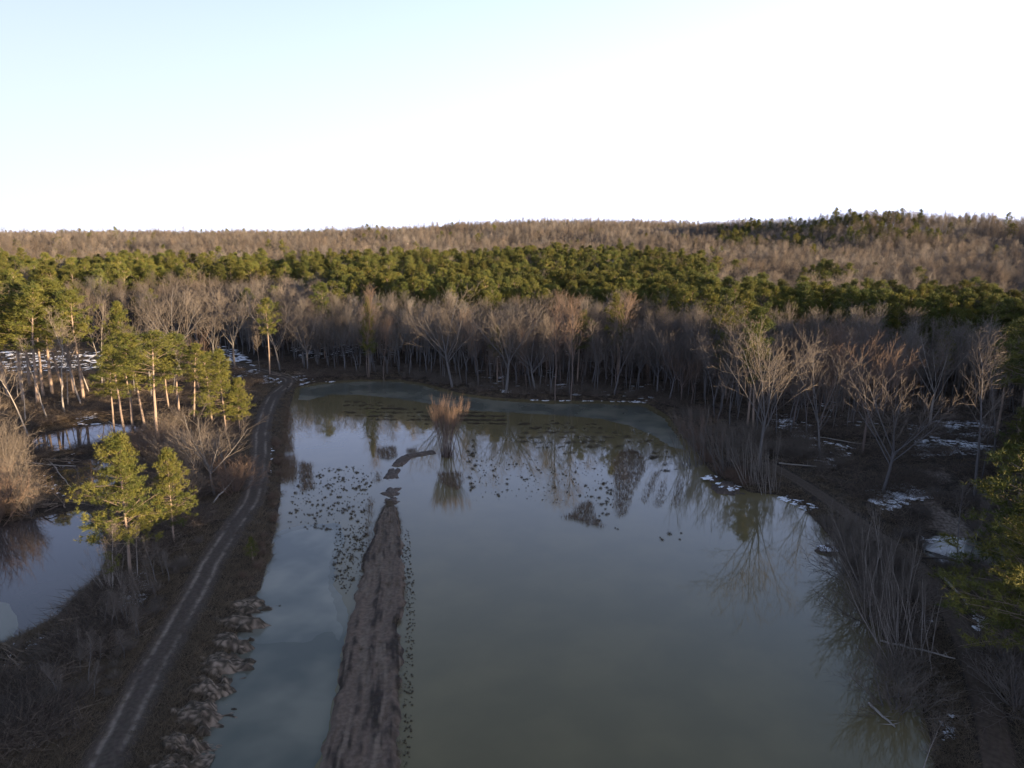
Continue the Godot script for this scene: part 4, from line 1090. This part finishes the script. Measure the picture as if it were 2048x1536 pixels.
func build_named_trees() -> void:
	rng.seed = 5
	for t in TREES:
		var kind: String = t[0]
		var is_pine := kind.begins_with("pine")
		var y := height(t[1], t[2])
		var turn := rng.randf_range(-0.3, 0.3) if kind in ["clump", "slim_pale"] else rng.randf() * TAU
		var called := "pine_tree" if is_pine else ("bare_bush" if kind == "bush" else ("multi_stemmed_tree" if kind in ["clump", "pond_tree"] else "bare_tree"))
		plant(kind, t[5], Vector3(t[1], maxf(y, -0.4) - 0.05, t[2]), t[3] + 0.7, t[4], turn, t[6], called, t[7], called.replace("_", " ").replace("multi stemmed ", "") if called != "multi_stemmed_tree" else "tree", "")
	for z in THICKETS:
		var q := PackedVector2Array(z[1])
		var box := box_of(q)
		var spots := []
		for k in z[2]:
			var p := random_in(q, box)
			if sample(road, p.x, p.y, 30.0) < 2.6 or sample(shore, p.x, p.y, 20.0) < -0.8: continue
			spots.append(p)
		var ranks := rank_labels(spots, 9)
		for k in spots.size():
			plant(z[5], rng.randi() % 4, ground(spots[k].x, spots[k].y), z[3] * rng.randf_range(0.6, 1.35), rng.randf_range(0.9, 1.3), rng.randf() * TAU, z[4], "shrub" if z[5] == "bush" else "sapling", "%s, %s" % [z[0], ranks[k]], "shrub" if z[5] == "bush" else "sapling", z[0])

# ---------------------------------------------------------------- small things
func reeds(q: PackedVector2Array, tall: float, per: float) -> Shape:
	var m := Shape.new()
	var box := box_of(q)
	var area := 0.0
	for k in q.size():
		area += q[k].cross(q[(k + 1) % q.size()]) * 0.5
	for k in int(absf(area) * per):
		var p := random_in(q, box) + Vector2(rng.randfn(), rng.randfn()) * 0.25
		if fine.get_noise_2d(p.x * 1.7, p.y * 1.7) < -0.36: continue
		var col := Color(0.115, 0.078, 0.052).lerp(Color(0.2, 0.135, 0.085), rng.randf())
		var a := Vector3(p.x, -0.15, p.y)
		m.spike(a, a + Vector3(rng.randfn() * 0.22, rng.randf_range(0.35, 1.0), rng.randfn() * 0.22) * tall, 0.026, col)
	return m

func build_marsh() -> void:
	rng.seed = 9
	for b in BEDS:
		var m := reeds(PackedVector2Array(b[1]), b[2], 42.0)
		tag(top("reed_bed", m.mesh(), mats.cover), b[0], "reed bed")
	var forms := []
	for k in 4:
		var m := Shape.new()
		for j in 70:
			var a := Vector3(rng.randfn() * 0.22, -0.12, rng.randfn() * 0.2)
			m.spike(a, a + Vector3(rng.randfn() * 0.16, rng.randf_range(0.3, 1.0), rng.randfn() * 0.16), 0.022, Color(0.05, 0.042, 0.03).lerp(Color(0.13, 0.095, 0.06), rng.randf()))
		forms.append(m.mesh())
	for z in TUSSOCKS:
		var q := PackedVector2Array(z[1])
		var box := box_of(q)
		var spots := []
		for k in z[2]: spots.append(random_in(q, box))
		var ranks := rank_labels(spots, 12)
		for k in spots.size():
			var o := top("grass_tussock", forms[rng.randi() % 4], mats.cover, Vector3(spots[k].x, 0, spots[k].y))
			var size: float = z[3] * rng.randf_range(0.5, 1.7)
			o.transform.basis = Basis(Vector3.UP, rng.randf() * TAU) * Basis.from_scale(Vector3(size * 1.6, size, size * 1.25))
			tag(o, "%s, %s" % [z[0], ranks[k]], "tussock", z[0])
	var beds := []
	for w in WEED:
		var q := PackedVector2Array(w)
		var box := box_of(q)
		var rows: bool = beds.size() < 390
		for k in (130 if rows else 280):
			var p := random_in(q, box)
			if rows: p = Vector2(p.x, lerpf(p.y, roundf(p.y / 3.4) * 3.4, 0.6))
			beds.append(Transform3D(Basis(Vector3.UP, rng.randf() * TAU) * Basis.from_scale((Vector3(1.3, 0.22, 0.8) if rows else Vector3(0.16, 0.17, 0.16)) * rng.randf_range(0.5, 1.6)), Vector3(p.x, 0.0, p.y)))
	var weed := base_at("water_weed", Vector3.ZERO)
	tag(weed, "dark rows of flooded weed in the greenish far water", "water weed", "", "stuff")
	many("weed", forms[1], mats.cover, beds, weed)
	for h in HUMPS:
		var o := top("mud_hump", lump(h[2], h[3], 0.32, h[0], Color(0.1, 0.078, 0.062), Color(0.17, 0.135, 0.11), 0.6).mesh(), mats.mud, Vector3(h[0], 0, h[1]))
		tag(o, h[4], "mud hump")
	var bar := smooth_line(BAR, 0.3)
	var m := Shape.new()
	for k in bar.size():
		var f := float(k) / (bar.size() - 1)
		var t := (bar[mini(k + 1, bar.size() - 1)] - bar[maxi(k - 1, 0)]).normalized()
		for j in 13:
			var u := lerpf(-1.0, 1.0, j / 12.0)
			var p := bar[k] + Vector2(-t.y, t.x) * u * 1.5
			var q := fine.get_noise_2d(p.x * 3.0, p.y * 3.0)
			m.v.append(Vector3(p.x, (1.0 - u * u) * 0.55 * smoothstep(0.0, 0.06, f) * smoothstep(1.0, 0.97, f) - 0.2 + q * 0.1, p.y))
			m.c.append(Color(0.085, 0.066, 0.052).lerp(Color(0.15, 0.115, 0.09), q + 0.5))
	m.grid(13, bar.size())
	tag(top("mud_bar", m.mesh(), mats.mud), "curved low mud bar leading to the pond tree", "mud bar")
	for s in ISLETS:
		var o := base_at("islet", Vector3(s[0], 0, s[1]))
		part("mud", lump(s[2], s[3], 0.7, s[0], Color(0.09, 0.07, 0.055), Color(0.13, 0.1, 0.08), 0.5).mesh(), mats.mud, o)
		var patch := Shape.new()
		for k in 26:
			var a := rng.randf() * TAU
			var r := sqrt(rng.randf()) * 0.6
			snow_lump(patch, Vector3(cos(a) * r * s[2], 0.62 - r * r * 0.9, sin(a) * r * s[3]), rng.randf_range(0.3, 0.75))
		part("snow", patch.mesh(), mats.snow, o)
		tag(o, s[4], "islet")

func snow_lump(m: Shape, at: Vector3, size: float) -> void:
	var base := m.v.size()
	var n := 14
	m.v.append(at + Vector3(0, 0.09 * size + 0.02, 0))
	m.n.append(Vector3.UP)
	m.c.append(Color(0.8, 0.81, 0.82))
	for k in n:
		var a := TAU * k / n
		var r := size * rng.randf_range(0.25, 1.3)
		m.v.append(at + Vector3(cos(a) * r * 1.2, -0.05, sin(a) * r * 0.8))
		m.n.append(Vector3(cos(a) * 0.5, 0.85, sin(a) * 0.5).normalized())
		m.c.append(Color(0.8, 0.81, 0.82))
	for k in n:
		m.i.append_array(PackedInt32Array([base, base + 1 + k, base + 1 + (k + 1) % n]))

func build_snow() -> void:
	rng.seed = 15
	var forms := []
	var lists := []
	for k in 5:
		var m := Shape.new()
		for j in 3:
			snow_lump(m, Vector3(rng.randfn() * 0.7, 0, rng.randfn() * 0.5), rng.randf_range(0.35, 0.9))
		forms.append(m.mesh())
		lists.append([])
	for z in SNOW:
		var q := PackedVector2Array(z[0])
		var box := box_of(q)
		for k in int(z[1] * 2.2):
			var p := random_in(q, box)
			if sample(shore, p.x, p.y, 20.0) < -0.9 or sample(road, p.x, p.y, 30.0) < 1.6: continue
			var s: float = z[2] * rng.randf_range(0.4, 1.5)
			lists[rng.randi() % 5].append(Transform3D(Basis(Vector3.UP, rng.randf_range(-0.5, 0.5)) * Basis.from_scale(Vector3(s, s * 0.7, s)), Vector3(p.x, maxf(height(p.x, p.y), 0.0) + 0.06, p.y)))
	var o := base_at("snow_patches", Vector3.ZERO)
	tag(o, "scattered patches of old snow on the wood floor and banks", "snow", "", "stuff")
	for k in 5:
		many("snow", forms[k], mats.snow, lists[k], o)

func log_shape(a: Vector3, b: Vector3, r: float, limbs: int, col: Color) -> Shape:
	var m := Shape.new()
	var d := b - a
	var pts := PackedVector3Array()
	var rs := PackedFloat32Array()
	for k in 8:
		var f := k / 7.0
		pts.append(a + d * f + Vector3(rng.randfn(), rng.randfn() * 0.5, rng.randfn()) * d.length() * 0.008)
		rs.append(r * lerpf(1.0, 0.45, f) if k > 0 else r * 0.9)
	m.tube(pts, rs, 7, col)
	m.spike(pts[0], pts[0] - d.normalized() * 0.1, r * 0.9, col)
	for k in limbs:
		var q := along(pts, rng.randf_range(0.35, 0.95))
		m.spike(q, q + (d.normalized() + Vector3(rng.randfn(), absf(rng.randfn()) * 0.5, rng.randfn()) * 0.8).normalized() * rng.randf_range(0.6, 1.8), r * 0.35, col)
	return m

func build_wood_debris() -> void:
	rng.seed = 31
	for l in LOGS:
		var a := ground(l[0].x, l[0].y)
		var b := ground(l[1].x, l[1].y)
		a.y = maxf(a.y, 0.0) + l[2]
		b.y = maxf(b.y, 0.0) + l[2] * 0.6 + (1.6 if "propped" in l[3] or "leaning" in l[3] else 0.0)
		var pale := Color(0.3, 0.27, 0.23) if not ("dark" in l[3]) else Color(0.06, 0.05, 0.04)
		tag(top("fallen_log", log_shape(a, b, l[2], 5, pale).mesh(), mats.cover), l[3], "log")
	var forms := []
	for k in 6:
		forms.append(log_shape(Vector3.ZERO, Vector3(rng.randf_range(2.0, 4.5), 0, 0), rng.randf_range(0.05, 0.11), 3, Color(0.12, 0.092, 0.068).lerp(Color(0.27, 0.21, 0.15), rng.randf())).mesh())
	for p in PILES:
		var o := base_at("driftwood_pile", Vector3(p[0], maxf(height(p[0], p[1]), 0.0), p[1]))
		for k in p[3]:
			var s := part("stick", forms[rng.randi() % 6], mats.cover, o)
			var x := rng.randf_range(-1.0, 1.0)
			s.transform = Transform3D(Basis.from_euler(Vector3(0, rng.randfn() * 0.45 + (PI if rng.randf() < 0.5 else 0.0), rng.randf_range(-0.14, 0.2))), Vector3(x * p[2], rng.randf_range(0.05, 0.55) * (1.1 - absf(x)), rng.randfn() * 1.1))
		tag(o, p[4], "driftwood")

func build_mounds() -> void:
	rng.seed = 41
	for q in MOUNDS:
		var y := maxf(height(q[0], q[1]) - 0.1, 0.0)
		var o := base_at("dirt_mound", Vector3(q[0], y, q[1]))
		o.rotation.y = rng.randf_range(-0.5, 0.1)
		var m := lump(q[2] * rng.randf_range(1.2, 1.9), q[2] * rng.randf_range(0.6, 1.25), rng.randf_range(0.6, 1.1), q[0] * 7.3, Color(0.065, 0.051, 0.037), Color(0.29, 0.225, 0.165), 0.75)
		part("soil", m.mesh(), mats.mud, o)
		var g := Shape.new()
		for k in 900:
			var v := m.v[rng.randi() % m.v.size()]
			if v.y < 0.05: continue
			v += Vector3(rng.randfn() * 0.06, -0.04, rng.randfn() * 0.06)
			g.spike(v, v + Vector3(rng.randfn() * 0.16, rng.randf_range(0.1, 0.35), rng.randfn() * 0.16), 0.02, Color(0.08, 0.065, 0.045).lerp(Color(0.2, 0.155, 0.1), rng.randf()))
		part("dead_grass", g.mesh(), mats.cover, o).set_meta("kind", "stuff")
		var s := Shape.new()
		for k in 4:
			snow_lump(s, Vector3(-q[2] * rng.randf_range(0.6, 0.95), 0.12 + rng.randf() * 0.1, rng.randf_range(-0.3, 0.3) * q[2]), rng.randf_range(0.12, 0.26))
		part("snow", s.mesh(), mats.snow, o)
		tag(o, "%s grassy dirt mound on the bank beside the flooded channel" % q[3], "mound", "mounds along the channel bank")

func levee_grass(tufts: Array) -> Array:
	var l := smooth_line(LEVEE_L, 0.35)
	var r := smooth_line(LEVEE_R, 0.35)
	var out := [[], [], [], []]
	for k in 1500:
		var f := rng.randf()
		var u := rng.randf_range(0.02, 0.98)
		if rng.randf() < 0.45: u = rng.randf_range(0.0, 0.12) if rng.randf() < 0.5 else rng.randf_range(0.86, 1.0)
		var p := l[int(f * (l.size() - 1))].lerp(r[int(f * (r.size() - 1))], u)
		if coarse.get_noise_2d(p.x * 3.0, p.y * 1.5) < -0.05: continue
		out[k % 4].append(place(Vector3(p.x, 0.32 if u > 0.12 and u < 0.88 else 0.1, p.y), rng.randf_range(0.25, 0.6), 1.3))
	return out

func build_cover() -> void:
	rng.seed = 51
	var tufts := []
	var brush := []
	for k in 4:
		var m := Shape.new()
		for j in 26:
			var a := Vector3(rng.randfn() * 0.3, -0.05, rng.randfn() * 0.3)
			m.spike(a, a + Vector3(rng.randfn() * 0.35, rng.randf_range(0.15, 0.6), rng.randfn() * 0.35), 0.02, Color(0.09, 0.07, 0.05).lerp(Color(0.22, 0.165, 0.105), rng.randf()))
		tufts.append(m.mesh())
		m = Shape.new()
		for j in 60:
			var a := Vector3(rng.randfn() * 0.7, rng.randf() * 0.4, rng.randfn() * 0.7)
			m.spike(a, a + Vector3(rng.randfn() * 0.8, rng.randf_range(0.1, 1.1), rng.randfn() * 0.8), 0.02, Color(0.07, 0.056, 0.045).lerp(Color(0.24, 0.185, 0.135), rng.randf() * rng.randf() * 1.3))
		brush.append(m.mesh())
	var sands := []
	for q in SAND: sands.append(PackedVector2Array(q))
	var grass_at := [[], [], [], []]
	var brush_at := [[], [], [], []]
	for k in 84000:
		var a := rng.randf_range(-40.0, 40.0)
		var d := 46.0 + pow(rng.randf(), 1.35) * 190.0
		var x := sin(deg_to_rad(a)) * d
		var z := -cos(deg_to_rad(a)) * d
		var s := sample(shore, x, z, 20.0)
		var r := sample(road, x, z, 30.0)
		if s < (2.0 if x < -58.0 and z < -98.0 and z > -130.0 else 0.3) or (r < 1.45 and (r > 0.42 or rng.randf() < 0.6)): continue
		if x > 45.0 and z < -78.0 and z > -170.0:
			if rng.randf() < 0.5: continue
			var bare := false
			for q in sands:
				bare = bare or Geometry2D.is_point_in_polygon(Vector2(x, z), q)
			if bare: continue
		var n := coarse.get_noise_2d(x * 2.2, z * 2.2)
		var scale := rng.randf_range(0.6, 1.4) * (0.45 if r < 1.0 else (0.75 if r < 2.2 else 1.0))
		if r < 5.0 or n > 0.12 or s < 2.0:
			grass_at[k % 4].append(place(ground(x, z), scale, 1.2))
		elif n < 0.05 and rng.randf() < 0.55:
			brush_at[k % 4].append(place(ground(x, z), scale * 1.15, 1.1))
	var strip := levee_grass(tufts)
	for k in 4: grass_at[k].append_array(strip[k])
	for info in [["dead_grass", "dead tan grass covering the banks and track verges", "grass", tufts, grass_at], ["low_brush", "tangled low brown brush covering the banks and wood floor", "brush", brush, brush_at]]:
		var o := base_at(info[0], Vector3.ZERO)
		tag(o, info[1], info[2], "", "stuff")
		for k in 4:
			many("tufts" if info[0] == "dead_grass" else "brush", info[3][k], mats.cover, info[4][k], o)

func make_sky() -> PanoramaSkyMaterial:
	var w := 512
	var h := 256
	var im := Image.create(w, h, false, Image.FORMAT_RGBF)
	var e := deg_to_rad(SUN_HEIGHT)
	var s := deg_to_rad(SUN_SIDE)
	var sun := Vector3(sin(s) * cos(e), sin(e), -cos(s) * cos(e))
	for y in h:
		var up := (0.5 - (y + 0.5) / h) * PI
		for x in w:
			var a := (x + 0.5) / w * TAU       # the first column looks along -z
			var d := Vector3(sin(a) * cos(up), sin(up), -cos(a) * cos(up))
			var u := maxf(d.y, 0.0)
			var c := Vector3(0.05 + 0.94 * exp(-u / 0.75 - pow(u / 0.58, 3.0)), 0.06 + 1.03 * exp(-u / 1.05 - pow(u / 0.6, 3.0)), 0.14 + 1.5 * exp(-u / 1.4 - pow(u / 0.55, 3.0)))
			c = c.lerp(Vector3(1.0, 1.02, 1.05), exp(-u / 0.04) * 0.6)
			var glow := pow((1.0 + d.dot(sun)) * 0.5, 1.2)
			c = c * (1.0 + 1.4 * glow) + Vector3(0.9, 0.6, 0.3) * pow(maxf(d.dot(sun), 0.0), 6.0)
			im.set_pixel(x, y, Color(c.x, c.y, c.z))
	var m := PanoramaSkyMaterial.new()
	m.panorama = ImageTexture.create_from_image(im)
	return m

func _ready() -> void:
	var cam := Camera3D.new()
	cam.name = "camera"
	cam.position = Vector3(0, 40, 0)
	cam.rotation_degrees.x = -11.8
	cam.fov = 55.92
	cam.far = 9000.0
	add_child(cam)
	var env := Environment.new()
	env.background_mode = Environment.BG_SKY
	env.sky = Sky.new()
	env.sky.sky_material = make_sky()
	env.background_energy_multiplier = 0.265
	env.tonemap_mode = Environment.TONE_MAPPER_LINEAR
	env.tonemap_exposure = 3.75
	env.sdfgi_enabled = true
	env.ssao_enabled = true
	env.ssil_enabled = true
	var we := WorldEnvironment.new()
	we.name = "air"
	we.environment = env
	add_child(we)
	var sun := DirectionalLight3D.new()
	sun.name = "sun"
	sun.light_color = Color(1.0, 0.75, 0.48).linear_to_srgb()
	sun.light_energy = 1.6
	sun.light_angular_distance = 0.6
	sun.shadow_enabled = true
	sun.rotation_degrees = Vector3(-SUN_HEIGHT, 180.0 - SUN_SIDE, 0)
	add_child(sun)

	coarse.seed = 3
	coarse.frequency = 0.045
	coarse.fractal_octaves = 3
	fine.seed = 8
	fine.frequency = 0.35
	fine.fractal_octaves = 3
	make_materials()
	mats.pine_bark = plain(Color.WHITE, 0.9)
	survey()
	build_ground()
	sheet("pond_water", POND, 0.0, 2.5, mats.water)
	sheet("pool_water", LEFT_POND, 0.0, 2.0, mats.pool)
	sheet("pool_water", MID_POND, 0.0, 1.5, mats.pool)
	sheet("pool_water", UPPER_POND, 0.0, 1.5, mats.pool)
	sheet("pool_ice", RIGHT_POND, 0.0, 1.5, mats.ice)
	sheet("far_ice", FAR_ICE, 0.006, 0.0, mats.ice, 1.2)
	sheet("channel_ice", CHANNEL_ICE_B, 0.006, 0.0, mats.ice, 0.4)
	sheet("channel_ice", CHANNEL_ICE, 0.012, 0.0, mats.pale_ice, 0.5)
	sheet("pool_ice", LEFT_ICE, 0.006, 0.0, mats.ice, 0.3)
	build_levee()
	build_track("dirt_track", TRACK, 2.3, Color(0.25, 0.205, 0.16), Color(0.082, 0.064, 0.049), Color(0.075, 0.058, 0.041), 1.0)
	build_track("dirt_path", PATH, 1.4, Color(0.125, 0.093, 0.066), Color(0.085, 0.063, 0.045), Color(0.06, 0.047, 0.036), 0.6)
	make_kinds()
	build_woods()
	build_named_trees()
	build_mounds()
	build_marsh()
	build_wood_debris()
	build_snow()
	build_cover()
